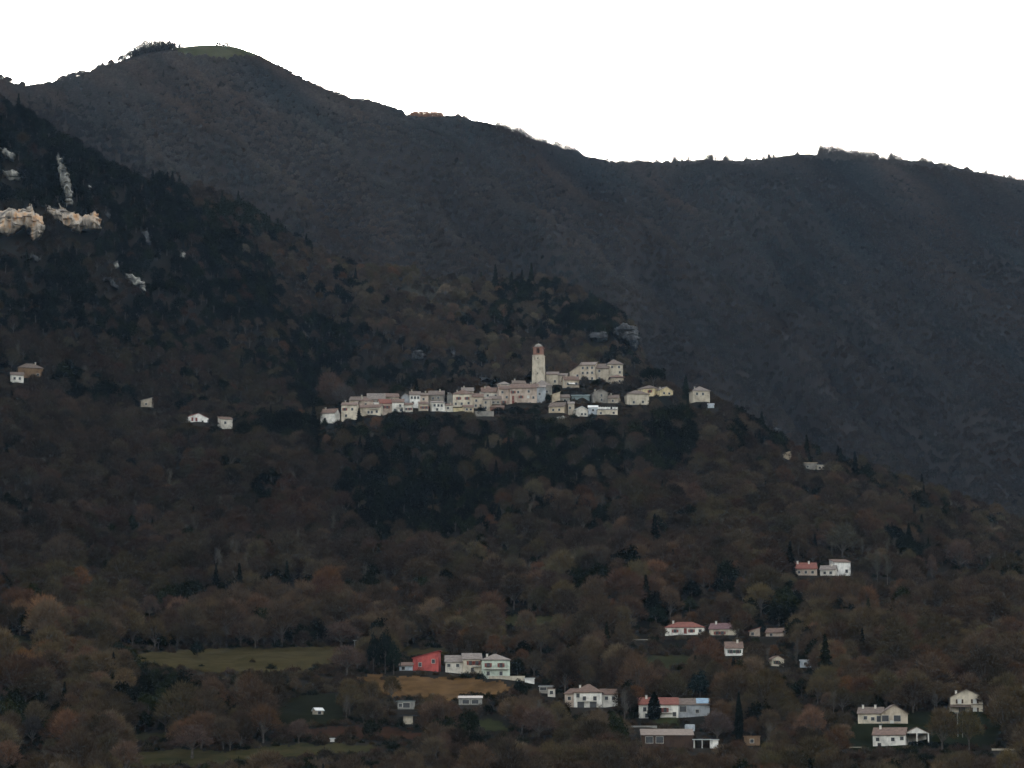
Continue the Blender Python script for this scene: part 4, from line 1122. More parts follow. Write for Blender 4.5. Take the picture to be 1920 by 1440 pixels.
MODELS = {}
for i in range(5): MODELS['bare%d' % i] = (bare_model(100 + i, 9.5 + .5 * (i % 3), 4.0 + .35 * (i % 2), base=.2 + .04 * (i % 3)), 'bare_tree', 'twigs')
MODELS['slim0'] = (bare_model(120, 10.5, 1.4, True, 420, tw=.6), 'young_bare_tree', 'twigs')
MODELS['slim1'] = (bare_model(121, 9.5, 1.4, True, 420, tw=.6), 'young_bare_tree', 'twigs')
for i in range(2): MODELS['thin%d' % i] = (bare_model(160 + i, 10.5, 3.6, ntw=620, base=.16, tw=.5), 'bare_tree', 'twigs')
for i in range(3): MODELS['ever%d' % i] = (ever_model(140 + i, 'round'), 'evergreen_tree', 'leaves')
for i in range(2): MODELS['bush%d' % i] = (bush_model(170 + i), 'bare_shrub', 'twigs')
MODELS['conifer'] = (ever_model(150, 'conifer'), 'conifer_tree', 'leaves')
MODELS['cypress'] = (ever_model(151, 'cypress'), 'cypress_tree', 'leaves')
MODELS['umbrella'] = (ever_model(152, 'umbrella'), 'umbrella_pine', 'leaves')
MH = dict(bare0=9.5, bare1=10, bare2=10.5, bare3=9.5, bare4=10, slim0=10.5, slim1=9.5, ever0=7.6, ever1=7.6, ever2=7.6, conifer=11, cypress=12, umbrella=9, thin0=10.5, thin1=10.5, bush0=2.6, bush1=2.6)
MW = dict(bush=2.0, thin=4.4, bare=5.0, slim=1.6, ever=3.8, conifer=2.6, cypress=1.2, umbrella=7)

def tree(key, loc, rz, sc_, tint, label, group=None, cat='tree'):
    if key in PROTO:
        return dup_tree(key, loc, rz, sc_, tint, label, group)
    (P, m), nm, lm = MODELS[key]
    return make_tree(key, P, m, nm, lm, loc, rz, sc_, tint, label, cat, group)

# ------------------------------------------------------------------ singled-out trees
def place(key, x, yb, h_px, w_px, tint, label, d=None, dmin=780, group=None):
    if d is None or d < 1300: a, d = hit(x, yb, dmin)
    X, Y, Zz = at(x, yb, d)
    Zg = float(z_xy(X, Y))
    s = (Y * cp + Zz * sp_) / FPX
    top = at(x, yb - h_px, d)[2]
    Zb = min(Zg, Zz)
    hh = top - Zb
    base = key.rstrip('0123456789')
    sz = hh / MH[key]; sx = w_px * s / (2 * MW[base])
    tree(key, (X, Y, Zb), random.uniform(0, 6), (sx, sx, sz), tint, label, group)
    CLEAR.append((x - w_px / 2, x + w_px / 2, yb - h_px, yb - h_px * .2, d))

place('umbrella', 1225, 734, 48, 54, COLS['everdark'], 'dark umbrella pine standing over the yellow village houses', d=1512)
place('cypress', 1227, 1352, 54, 25, COLS['everdark'], 'bushy dark cypress in front of the long white farmhouse', d=950)
place('cypress', 1386, 1392, 94, 15, COLS['everdark'], 'tall narrow cypress left of the orange shed', d=925)
place('ever1', 1313, 1318, 66, 58, COLS['blueever'], 'big dark cedar behind the grey farm annexe', d=1000)
place('conifer', 673, 788, 24, 22, COLS['everdark'], 'small dark conifer in front of the cream village houses', d=1452)
place('cypress', 1286, 742, 38, 13, COLS['ever'], 'narrow cypress left of the rightmost village house', d=1506)
place('ever0', 609, 800, 17, 17, COLS['ever'], 'dark bush below the white house at left end of village', d=1448)
place('ever2', 903, 772, 12, 26, COLS['everdark'], 'dark hedge-like bush below the mid village row', d=1464)
place('ever0', 935, 776, 14, 34, COLS['everdark'], 'wide dark bush below the stone loggia house', d=1466)
place('ever1', 968, 776, 16, 40, COLS['everdark'], 'dark evergreen bush below the long pink house', d=1468)
place('ever2', 1000, 778, 15, 34, COLS['ever'], 'dark evergreen bush left of the tan ruin', d=1468)
place('ever0', 1027, 756, 20, 18, COLS['everdark'], 'dark round tree left of the tan ruin wall', d=1488)
place('ever1', 1120, 722, 12, 34, COLS['ever'], 'dark bushes along the foot of the castle wall', d=1518)
place('bare1', 1095, 730, 26, 26, COLS['dark'], 'dark bare tree in front of the castle windows', d=1510)
place('bare2', 1155, 745, 32, 46, COLS['dark'], 'wide dark bare tree below the highest castle wing', d=1506)
place('bare3', 1080, 745, 20, 36, COLS['dark'], 'dark bare shrubbery left of the grey stone cottage', d=1503)
place('bare4', 705, 812, 34, 30, COLS['orange'], 'orange-brown bare tree below the cream village houses', d=1440)
place('bare0', 612, 846, 34, 26, COLS['orange'], 'orange-brown bare tree below the leftmost village house', d=1420)
place('bare2', 620, 735, 42, 74, COLS['russet'], 'wide russet tree behind the left end of the village', d=1545)
place('bare1', 645, 760, 40, 56, COLS['greybrown'], 'grey-brown tree behind the cream village houses', d=1510)
place('ever0', 370, 1233, 34, 34, COLS['everdark'], 'dark evergreen standing alone in the long green field', d=None)
for i, (x, yb, h, wd, dd, k_) in enumerate(((1044, 736, 14, 16, 1505, 'ever0'), (1066, 740, 16, 18, 1503, 'bare0'), (1096, 748, 12, 20, 1499, 'ever2'), (1168, 738, 26, 24, 1503, 'bare1'),
        (1100, 764, 12, 22, 1486, 'ever1'), (1060, 762, 14, 12, 1484, 'ever0'), (1160, 768, 14, 18, 1478, 'bare2'), (1180, 768, 10, 20, 1480, 'ever1'), (1262, 752, 14, 22, 1496, 'bare3'), (1322, 764, 12, 20, 1486, 'bare0'))):
    place(k_, x, yb, h, wd, COLS['everdark' if k_[0] == 'e' else 'dark'], ['dark shrub right of the bell tower foot', 'bare tree below the beige awning house', 'dark shrub left of the grey gabled cottage', 'bare tree below the right end of the castle', 'dark shrub above the bright terrace', 'dark shrub beside the small square stone house', 'bare tree right of the bright terrace', 'dark shrub below the solid grey stone house', 'bare tree below the small yellow gabled house', 'bare tree below the rightmost village house'][i], d=dd)
for x, h, wd, c, l in ((700, 84, 34, 'everdark', 'left tree of the tall dark cluster beside the pink-red house'), (722, 96, 38, 'everdark', 'tallest tree of the dark cluster beside the pink-red house'),
                       (738, 70, 36, 'ever', 'right tree of the tall dark cluster beside the pink-red house')):
    place('ever1' if x != 722 else 'ever2', x, 1266, h, wd, COLS[c], l, d=1035)
place('ever0', 972, 1305, 36, 26, COLS['everdark'], 'round dark tree at right end of the ploughed field', d=None)
place('ever2', 1230, 1178, 48, 50, COLS['ever'], 'dark tree left of the long white single storey house', d=1115)
place('ever1', 1427, 1192, 30, 22, COLS['everdark'], 'dark tree between the two little red roofs', d=1090)
place('bare1', 1580, 1052, 74, 84, COLS['olive'], 'very large round olive-brown oak above the bright white block house', d=1215)
place('slim0', 1560, 1050, 40, 12, COLS['pale'], 'pale slender tree between the red roofed and white houses', d=1190)
place('slim1', 1645, 1092, 58, 22, COLS['olive'], 'left of a pair of pale slender trees right of white block', d=1168)
place('slim0', 1664, 1096, 62, 22, COLS['olive'], 'right of a pair of pale slender trees right of white block', d=1166)
place('bare3', 1800, 1075, 70, 70, COLS['russet'], 'large russet tree in the woods far right', d=1190)
place('bare0', 1748, 1092, 56, 28, COLS['russet'], 'upright russet tree far right of the white block house', d=1172)
place('bare4', 1010, 1392, 74, 96, COLS['russet'], 'large russet tree below the white two storey farmhouse', d=905)
place('bare2', 650, 1270, 64, 92, COLS['russet'], 'large russet tree on the near edge of the green field', d=1000)
place('bare0', 1345, 1392, 62, 78, COLS['pink'], 'large pinkish bare tree above the open shelter', d=925)
place('bare3', 280, 1160, 48, 44, COLS['russet'], 'russet round tree standing proud of the woods at left', d=1110)
place('bare1', 640, 1215, 50, 90, COLS['russet'], 'wide orange-brown oak above the green field', d=1095)
place('bare4', 560, 1395, 52, 56, COLS['russet'], 'spreading tree below the green clearing', d=880)
place('bare2', 360, 1424, 70, 100, COLS['russet'], 'broad russet tree at lower left', d=868)
place('bare0', 10, 1455, 70, 80, COLS['orange'], 'rust orange tree in the bottom left corner', d=852)
place('bare1', 60, 1400, 60, 60, COLS['dark'], 'dark bare tree near the bottom left corner', d=880)
summit = [(262, 94, 26, 30), (275, 92, 28, 26), (286, 91, 28, 28), (297, 90, 30, 26), (308, 89, 27, 24), (318, 88, 24, 14), (328, 87, 22, 12), (338, 87, 14, 12), (250, 100, 18, 20),
          (228, 110, 12, 20), (268, 98, 18, 18), (280, 96, 18, 18), (292, 95, 18, 18), (304, 94, 18, 18), (316, 93, 16, 16), (255, 103, 14, 16), (410, 81, 6, 14), (424, 82, 6, 14), (240, 106, 14, 16)]
for i in range(26):
    xx = 254 + 76 * ((i * .618) % 1); hh_ = (14 + 16 * ((i * .377) % 1)) * (.75 if xx < 266 or xx > 318 else 1)
    summit.append((xx, float(np.interp(xx, [254, 270, 300, 330], [102, 95, 91, 87])), hh_, 18 + 8 * ((i * .27) % 1)))
for i in range(16):
    xx = 252 + 4.9 * i
    summit.append((xx, float(np.interp(xx, [254, 270, 300, 330], [102, 95, 91, 87])) + 2, 11 + (i * 5) % 4, 17))
for i, (x, yb, h, wd) in enumerate(summit):
    if i >= len(summit) - 16:
        place('bush%d' % (i % 2), x, yb + 4, h + 1, wd, COLS['greybrown'], 'low bare undergrowth shrub at the foot of the summit thicket', d=float(ridge_dist(px_dir(x, yb)[0])) - 4, group='undergrowth shrubs at the foot of the summit thicket')
        continue
    lab = ('bare tree in the tall thicket left of the summit' if i < 5 or i > 18 else 'spindly bare tree at the right edge of the summit thicket' if i < 8 else
           'low bare shrub on the skyline by the summit')
    dd = float(ridge_dist(px_dir(x, yb)[0])) - 6
    place(('thin%d' % (i % 2)) if i < 5 or i > 18 else ('slim0' if i < 7 else 'bush%d' % (i % 2)), x, yb + 5, h + 5, wd * 1.2, COLS['dark'], lab, d=dd, group=('tall bare trees of the summit thicket' if i < 5 or i > 18 else 'spindly bare trees by the summit thicket' if i < 8 else 'low shrubs on the summit skyline'))

# ------------------------------------------------------------------ the woods
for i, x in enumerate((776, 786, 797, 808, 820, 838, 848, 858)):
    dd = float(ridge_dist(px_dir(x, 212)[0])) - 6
    if i < 5: place('bush%d' % (i % 2), x, 221, 17, 30, (.30, .16, .09), 'low added skyline saddle thicket tinted orange to paint the sun glow', d=dd, group='added skyline saddle thicket tinted for sun glow')  # shrubs added here; warm sun on the ridge painted as orange tint
    else: place('thin%d' % (i % 2), x, 216, 14 if i < 7 else 10, 15, (.20, .12, .08), 'rounded brown bare tree on the skyline right of the added glow-tinted thicket', d=dd, group='rounded trees on the skyline saddle')
for i, x in enumerate((872, 884, 893, 905)):
    place('thin%d' % (i % 2), x, 228, 24, 15, (.12, .10, .08), 'thin see-through tree on the skyline right of the saddle', d=float(ridge_dist(px_dir(x, 220)[0])) - 6, group='thin trees on the skyline right of the saddle')

def hedge(pts, d, h, label):
    r = np.random.default_rng(len(label)); C_ = []
    q = [at(x, y, d) for x, y in pts]; q = [(X_, Y_, float(z_xy(X_, Y_))) for X_, Y_, _ in q]
    o_ = np.array(q[0])
    for p0, p1 in zip(q[:-1], q[1:]):
        p0 = np.array(p0); p1 = np.array(p1); n_ = int(np.linalg.norm(p1 - p0) * 90)
        t_ = r.uniform(0, 1, (n_, 1)); c = p0 + (p1 - p0) * t_
        hh = h * (.7 + .5 * vnoise(c[:, 0] / 2.2, c[:, 1] * 0, 3))
        C_.append(c - o_ + np.stack([r.normal(0, .35, n_), r.normal(0, .5, n_), hh * r.uniform(-.15, 1, n_)], 1))
    c = np.concatenate(C_)
    t = thing('hedge', label, 'hedge', tuple(o_))
    m = MB()
    for p in q[::1]: m.tube(np.array(p) - o_ - (0, 0, .5), np.array(p) - o_ + (0, 0, h * .7), .08, .03, 5)
    m.build('stems', M['bark'], t)
    f = tri_mesh('foliage', clumps(c, r.uniform(.3, .6, len(c)), r), M['leaves'], t); f['tint'] = list(COLS['everdark'])
hedge([(722, 1266), (775, 1264), (830, 1268), (900, 1275), (985, 1282)], 1036, 2.2, 'long dark hedge between the pink and green houses and the ploughed field')
hedge([(1712, 1394), (1760, 1392), (1815, 1393)], 908, 1.8, 'dark hedge at the foot of the three pale poles')
hedge([(862, 1326), (905, 1326)], 965, 2.0, 'dark scrubby hedge in front of the dark low shed')

LAND = [(b['x0'] / 2 + b['x1'] / 2, b['yb'], b['label']) for b in BLD if b['cat'] in ('house', 'barn', 'portico') and b['d'] < 1200]
SHORT = []
for x, y, l in LAND:
    SHORT.append((x, y, l))
LM = [(797, 1245, 'the pink-red house'), (930, 1255, 'the pale green house'), (1100, 1310, 'the white two storey farmhouse'), (1265, 1335, 'the long white farmhouse'),
      (1250, 1390, 'the brown barn'), (1283, 1182, 'the long white single storey house'), (1377, 1222, 'the small white house with green windows'),
      (1460, 1242, 'the cream gabled house'), (1655, 1345, 'the beige gabled house'), (1668, 1390, 'the white house at lower right'),
      (1813, 1315, 'the two storey cream house'), (820, 1290, 'the ploughed field'), (450, 1240, 'the long green field'), (763, 1350, 'the lit hut'),
      (598, 1335, 'the green clearing'), (1386, 1350, 'the tall narrow cypress'), (100, 1400, 'the dark tree near the bottom left corner'),
      (300, 1390, 'the broad russet tree at lower left'), (1850, 1400, 'the lawn at far right'), (890, 1315, 'the dark low shed'), (1320, 1280, 'the big dark cedar')]

EVER = [  # evergreen patches: x, y, rx, ry, strength
    (60, 300, 190, 95, 1.0), (230, 400, 120, 90, 1.0), (350, 500, 110, 70, 1.0), (60, 560, 130, 70, .8), (440, 560, 90, 60, .7), (270, 620, 120, 40, .4),
    (455, 412, 70, 16, .9), (520, 440, 60, 14, .6), (800, 970, 150, 60, .97), (700, 940, 70, 55, .95), (900, 870, 170, 60, .8), (760, 860, 120, 45, .8), (1000, 930, 90, 50, .5),
    (1260, 850, 45, 60, .8), (1000, 880, 180, 60, .75), (1110, 960, 90, 46, .4), (640, 850, 80, 40, .5), (820, 900, 200, 40, .5), (1110, 600, 55, 28, .8), (1155, 650, 50, 30, .6), (530, 820, 60, 30, .5), (578, 730, 26, 50, .8), (740, 720, 70, 18, .6),
    (270, 1310, 90, 55, .9), (450, 1130, 130, 22, .7), (310, 1225, 50, 10, .6), (230, 1100, 40, 30, .5), (850, 1130, 60, 25, .5), (1150, 1120, 80, 30, .5),
    (880, 1400, 90, 16, .8), (700, 1405, 90, 14, .6), (1500, 1150, 60, 25, .4), (1290, 1150, 90, 24, .6), (1730, 1040, 60, 22, .6), (1880, 1090, 60, 30, .6),
    (1190, 1330, 20, 16, .7), (1080, 1350, 40, 22, .5), (1740, 1380, 100, 14, .6), (120, 730, 60, 20, .6), (190, 760, 60, 20, .6), (40, 1380, 80, 40, .5), (110, 1190, 60, 16, .5),
    (420, 170, 60, 14, .25), (380, 1330, 60, 50, .4), (1400, 840, 60, 50, .35), (1010, 600, 120, 60, .25), (600, 660, 80, 60, .35), (820, 700, 90, 22, .5), (880, 1270, 110, 5, .9)]
RUSS = [(560, 990, 90, 40, .7), (110, 1180, 120, 26, .5), (300, 900, 160, 30, .35), (690, 1155, 120, 24, .6), (1180, 940, 110, 40, .4), (1400, 940, 80, 50, .3), (520, 1000, 60, 60, .5),
        (400, 1390, 180, 50, .6), (1050, 1400, 200, 30, .5), (1500, 1420, 300, 20, .5), (1700, 1280, 150, 50, .5), (1400, 1240, 120, 50, .45), (1850, 1330, 60, 60, .6), (1270, 1110, 150, 16, .6),
        (250, 470, 90, 30, .2), (420, 360, 160, 22, .4), (560, 520, 150, 50, .3), (1000, 1230, 120, 30, .3), (250, 1400, 200, 40, .4), (20, 1250, 100, 60, .4)]
PALE = [(500, 1080, 110, 34, .6), (450, 1290, 120, 30, .7), (320, 120, 160, 40, .5), (120, 200, 140, 50, .5), (800, 560, 120, 40, .4), (1650, 1060, 50, 25, .6), (1000, 1100, 120, 30, .4), (1100, 1360, 100, 30, .4), (330, 340, 120, 30, .5)]

def blob(px, py, lst):
    v = np.zeros_like(px)
    for x, y, rx, ry, s_ in lst:
        v = np.maximum(v, s_ * np.clip(1.6 - ((px - x) / rx) ** 2 - ((py - y) / ry) ** 2, 0, 1))
    return v

def scatter(d0, d1, step, xlo, xhi):
    A0 = float(px_dir(xlo, 700)[0]); A1 = float(px_dir(xhi, 700)[0])
    out = []
    d = d0
    while d < d1:
        st = step(d)
        n = int((A1 - A0) * d / st)
        a = A0 + (np.arange(n) + .5 + rng.uniform(-.42, .42, n)) * (A1 - A0) / n
        out.append(np.stack([a, np.full(n, d) + rng.uniform(-.42, .42, n) * st * .87, np.full(n, st)], 1))
        d += st * .87
    return np.concatenate(out)

step = lambda d: 5.4 if d < 1130 else (5.8 if d < 1500 else (6.0 if d < 2050 else 4.3))
S = np.concatenate([scatter(800, 1560, step, -520, 2440), scatter(1560, 3330, step, -260, 2180)])
xr = rng.uniform(770, 2110, 560)
ar = px_dir(xr, 300)[0]
S = np.concatenate([S, np.stack([ar, ridge_dist(ar) + rng.uniform(-12, 16, 560), np.full(560, 4.)], 1)])
a, d, st = S.T
rd = ridge_dist(a)
keep = d < rd + 45
a, d, st, rd = a[keep], d[keep], st[keep], rd[keep]
z = zt(a, d)
X = d * np.sin(a); Y = d * np.cos(a)
px, py = to_px(X, Y, z)
# hidden ground: running horizon on a coarse fan
ai = np.linspace(a.min(), a.max(), 500); dj = np.arange(780, 3400, 5.0)
TE = zt(ai[:, None] + 0 * dj, 0 * ai[:, None] + dj) / dj
TEM = np.maximum.accumulate(TE, axis=1)
ia = np.clip(np.round((a - ai[0]) / (ai[1] - ai[0])).astype(int), 0, 499)
ja = np.clip(((d - 780) / 5.0).astype(int) - 2, 0, len(dj) - 1)
seen = (z + 15) / d > TEM[ia, ja]
shown = (z + 6) / d > TEM[ia, ja]
# fields stay open
open_ = np.zeros(len(a), bool)
for nm, poly, d0, d1, c1, c2 in FIELDS:
    q = inpoly(px, py, poly) & (d > d0) & (d < d1)
    open_ |= q & (rng.uniform(size=len(a)) > (.006 if nm != 'scree_clearing' else .35))
    # strips in front of a field stay low enough to show it
grass_top = (d > 2450) & (px > 335) & (px < 520) & (py < 112)
open_ |= grass_top & (rng.uniform(size=len(a)) > .04)
dens = fbm(X / 40, Y / 40, 77, 3)
gap = (d < 1130) & (dens < .36) & (rng.uniform(size=len(a)) < .75)
keep = seen & ~open_ & ~gap
a, d, st, rd, z, X, Y, px, py, shown = (v[keep] for v in (a, d, st, rd, z, X, Y, px, py, shown))
n = len(a)
# kinds and colours
be = blob(px, py, EVER); br = blob(px, py, RUSS); bp_ = blob(px, py, PALE)
n1 = fbm(X / 34, Y / 34, 51, 3); n2 = fbm(X / 50 + 9, Y / 50, 52, 3); n3 = fbm(X / 22, Y / 22, 53, 2)
u = rng.uniform(size=n)
far = np.clip((d - 2050) / 300, 0, 1)
pe = np.clip(be * (.55 + n1) + np.where(n1 > .60, .30, .035) * (1 - .8 * far), 0, .96)
ever = u < pe
size = rng.uniform(.55, 1.18, n) * (0.85 + .5 * (fbm(X / 60, Y / 60, 61, 2) - .3))
size = np.where((d > 1200) & (d < 1500), size * 1.15, size)
size = np.where(d < 1200, size * 1.22 * (1 + .5 * (rng.uniform(size=n) < .13)), size)
size = np.where(ever & (d > 1400) & (d < 2050), size * 1.45, size)
size = np.where(d > 2050, rng.uniform(.55, .80, n), np.clip(size, .45, 1.8))
kind = np.empty(n, object)
ri = rng.integers(0, 5, n)
for k in range(5): kind[ri == k] = 'bare%d' % k
sl = (rng.uniform(size=n) < .03 + .22 * (bp_ > .2)) & (d < 1500)
kind[sl] = np.where(rng.uniform(size=sl.sum()) < .5, 'slim0', 'slim1')
re = rng.integers(0, 3, n)
for k in range(3): kind[ever & (re == k)] = 'ever%d' % k
kind[ever & (rng.uniform(size=n) < .10)] = 'conifer'
tone = np.full(n, 'greybrown', object)
v = rng.uniform(size=n)
tone[(n2 > .55) & (v < .6)] = 'olive'
tone[(n3 > .62) & (v > .35)] = 'pink'
tone[(v > .86)] = 'dark'
tone[rng.uniform(size=n) < .06] = 'pale'
tone[rng.uniform(size=n) < bp_ * .7] = 'pale'
tone[rng.uniform(size=n) < br * .34 + .05 * (n1 > .55)] = 'russet'
tone[(rng.uniform(size=n) < .005) & (d < 1500)] = 'orange'
tone[ever] = 'ever'
w_ = rng.uniform(size=n)
tone[ever & (w_ < .4)] = 'everdark'
tone[ever & (w_ > .86)] = 'evergreen'
tone[ever & (py > 380) & (py < 450) & (px > 380) & (px < 620)] = 'evergreen'
cl_ = fbm(X / 17, Y / 17, 71, 3)[:, None]
tint = np.array([COLS[t] for t in tone]) * np.where(ever[:, None], 1, rng.uniform(.68, 1.36, (n, 1)) * (.45 + 1.15 * cl_)) * rng.uniform(.95, 1.05, (n, 3))
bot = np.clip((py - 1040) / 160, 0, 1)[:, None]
tint = tint * (bot * np.array([1.02, .84, .60]) + (1 - bot) * np.array([.70, .60, .45]) * np.interp(px, [0, 500, 900, 1920], [.72, .8, 1, 1.05])[:, None]) * np.where(ever, .8, 1)[:, None]  # mid slope darker, most at left: its shade painted into the tint
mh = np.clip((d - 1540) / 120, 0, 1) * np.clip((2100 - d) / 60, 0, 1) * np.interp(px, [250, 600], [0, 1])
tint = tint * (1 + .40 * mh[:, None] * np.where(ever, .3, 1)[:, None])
mix = far[:, None] * .75  # far trees paler, most at the peak: haze and skylight painted in
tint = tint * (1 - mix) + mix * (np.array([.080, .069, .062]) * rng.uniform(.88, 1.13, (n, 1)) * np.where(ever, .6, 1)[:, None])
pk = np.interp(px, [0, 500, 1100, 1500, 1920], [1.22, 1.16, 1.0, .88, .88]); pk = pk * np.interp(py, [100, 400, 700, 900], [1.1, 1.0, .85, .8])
sx_, sy_ = px * .60 - py * .80, px * .80 + py * .60        # tint streaks down the spurs: mixed wood, plus painted relief shading
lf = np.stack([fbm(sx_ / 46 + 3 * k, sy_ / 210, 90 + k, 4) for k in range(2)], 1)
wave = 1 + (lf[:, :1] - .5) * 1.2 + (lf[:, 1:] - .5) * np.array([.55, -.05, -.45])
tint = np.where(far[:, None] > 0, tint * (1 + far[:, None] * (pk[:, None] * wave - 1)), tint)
slm = np.array([k.startswith('slim') for k in kind])
size = np.where(slm, np.minimum(size, 1.05), size)
tint[slm] = np.array([.075, .066, .052]) * rng.uniform(.8, 1.2, (slm.sum(), 1))
hgt = np.array([MH[k] for k in kind]) * size
wid = np.array([MW[k.rstrip('0123456789')] for k in kind]) * size
# keep houses, rocks and lone trees in sight
topx, topy = to_px(X, Y, z + hgt)
wpx = wid * FPX / d
drop = np.zeros(n, bool)
for c in CLEAR:
    x0, x1, y0, y1, cd = c[:5]
    if len(c) > 5:
        near = (d < cd + 6) & (d > cd - 400)
        q = near & (px > x0 - wpx * .5) & (px < x1 + wpx * .5) & (topy < y1) & (py > y0)
        q &= inpoly(px, (topy + py) / 2, c[5]) | inpoly(px, topy + 2, c[5]) | inpoly(px - wpx * .5, topy * .6 + py * .4, c[5]) | inpoly(px + wpx * .5, topy * .6 + py * .4, c[5])
    else:
        near = (d < cd + 9) & (d > cd - 300)
        core_ = (px > x0 + (x1 - x0) * .12 - wpx * .3) & (px < x1 - (x1 - x0) * .12 + wpx * .3)
        side_ = (px > x0 - wpx * .5) & (px < x1 + wpx * .5) & ((rng.uniform(size=n) < .6) | (x1 - x0 < 42))
        q = near & (core_ | side_) & (topy < y1) & (py > y0)
        # a footprint never has a tree in it
    drop |= q
# strips below the fields: low growth only, so that the fields show
for nm, poly, d0, d1, c1, c2 in FIELDS:
    if nm in ('hilltop_grass',) or d0 > 1500: continue
    q = np.zeros(n, bool)
    for f_ in (.05, .3, .5, .7, .85):
        q |= inpoly(px, topy * (1 - f_) + py * f_, poly)
    q &= (d < (d0 + d1) / 2 + 70) & ~inpoly(px, py, poly)
    drop |= q & (rng.uniform(size=n) < .96)
keep = ~drop
a, d, rd, z, X, Y, px, py, shown, kind, tint, tone, size, hgt, wid, topy, wpx, ever = (v[keep] for v in (a, d, rd, z, X, Y, px, py, shown, kind, tint, tone, size, hgt, wid, topy, wpx, ever))
# skyline growth: smaller towards the bare summit slope, taller on the right-hand crest
sky = d > rd - 30
hs_ = np.where(px < 770, .22, np.interp(px, [770, 900, 1060, 1120, 1200, 1330, 1450, 1560, 1700, 1800, 1920], [.5, 1.25, 1.35, .8, .75, 1.05, .85, 1.4, 1.15, .9, .75])) * rng.uniform(.3, 1.2, len(px))
hs_ = np.where(px < 230, .45, hs_)
size = np.where(sky, hs_, size)
tall_ = sky & (px > 770)
cl2 = fbm(px / 26, py * 0, 95, 2)
size = np.where(sky & (cl2 < .44), size * .5, np.where(sky, size * 1.35, size))
kind[tall_] = np.where(rng.uniform(size=tall_.sum()) < .5, 'thin0', 'thin1'); ever = ever & ~tall_
lowb = sky & (rng.uniform(size=len(px)) < .5) & ((px < 335) | (px > 520))
kind[lowb] = 'bush0'; size = np.where(lowb, np.random.default_rng(3).uniform(1.0, 2.3, len(px)) * np.where(px < 770, .55, 1), size); ever = ever & ~lowb
tone[tall_] = 'pale'; tint[tall_] = np.array([.10, .085, .07])  # paler tint paints the backlight on the skyline trees
n = len(a)
inframe = (px > -10) & (px < 1930) & (topy < 1445) & (py > 0) & shown
print('TREES', n, 'near', (d < 1130).sum())
rot = rng.uniform(0, 6.28, n)
sz = np.stack([size * rng.uniform(.88, 1.15, n), size * rng.uniform(.88, 1.15, n), size * rng.uniform(.88, 1.12, n)], 1)

TN = dict(greybrown='grey-brown', russet='russet', olive='olive-brown', pale='pale grey', pink='pinkish brown', orange='orange-brown', dark='dark brown',
          ever='dark green', everdark='blackish green', evergreen='mid green', blueever='dark green')
KN_ = dict(bare='bare tree', slim='slender bare tree', ever='evergreen tree', conifer='conifer')
LMA = np.array([(q[0], q[1]) for q in LM], float)
def describe(i):
    dd = LMA - (px[i], (py[i] + topy[i]) / 2)
    k = int(np.argmin((dd ** 2).sum(1))); dx, dy = -dd[k]
    rel = ('left of' if dx < 0 else 'right of') if abs(dx) > abs(dy) * 1.3 else ('below' if dy > 0 else 'above')
    far_ = math.hypot(dx, dy)
    near_ = 'just ' if far_ < 40 else ('some way ' if far_ > 110 else '')
    sz_ = 'small ' if size[i] < .7 else ('large ' if size[i] > 1.05 else '')
    if 'young' in LM[k][2] or len(LM[k][2].split()) > 6: near_ = ''
    return '%s%s %s %s%s %s' % (sz_, TN[tone[i]], KN_[kind[i].rstrip('0123456789')], near_, rel, LM[k][2])
base_k = np.array([k.rstrip('0123456789') for k in kind])
single = np.zeros(n, bool)
for grp, cap in (('bare', 255), ('slim', 60), ('ever', 200), ('conifer', 40)):
    q = np.nonzero((base_k == grp) & inframe & (d < 1300))[0]
    q = q[np.argsort(-(hgt[q] / d[q]))] if False else q[np.argsort(d[q])]
    single[q[:cap]] = True
for i in np.nonzero(single)[0]:
    lb = describe(i)
    tree(kind[i], (float(X[i]), float(Y[i]), float(z[i]) - .15), float(rot[i]), tuple(float(v) for v in sz[i]), tint[i].tolist(), lb, lb.replace('tree', 'trees', 1) if 'conifer' not in lb else lb.replace('conifer', 'conifers', 1))

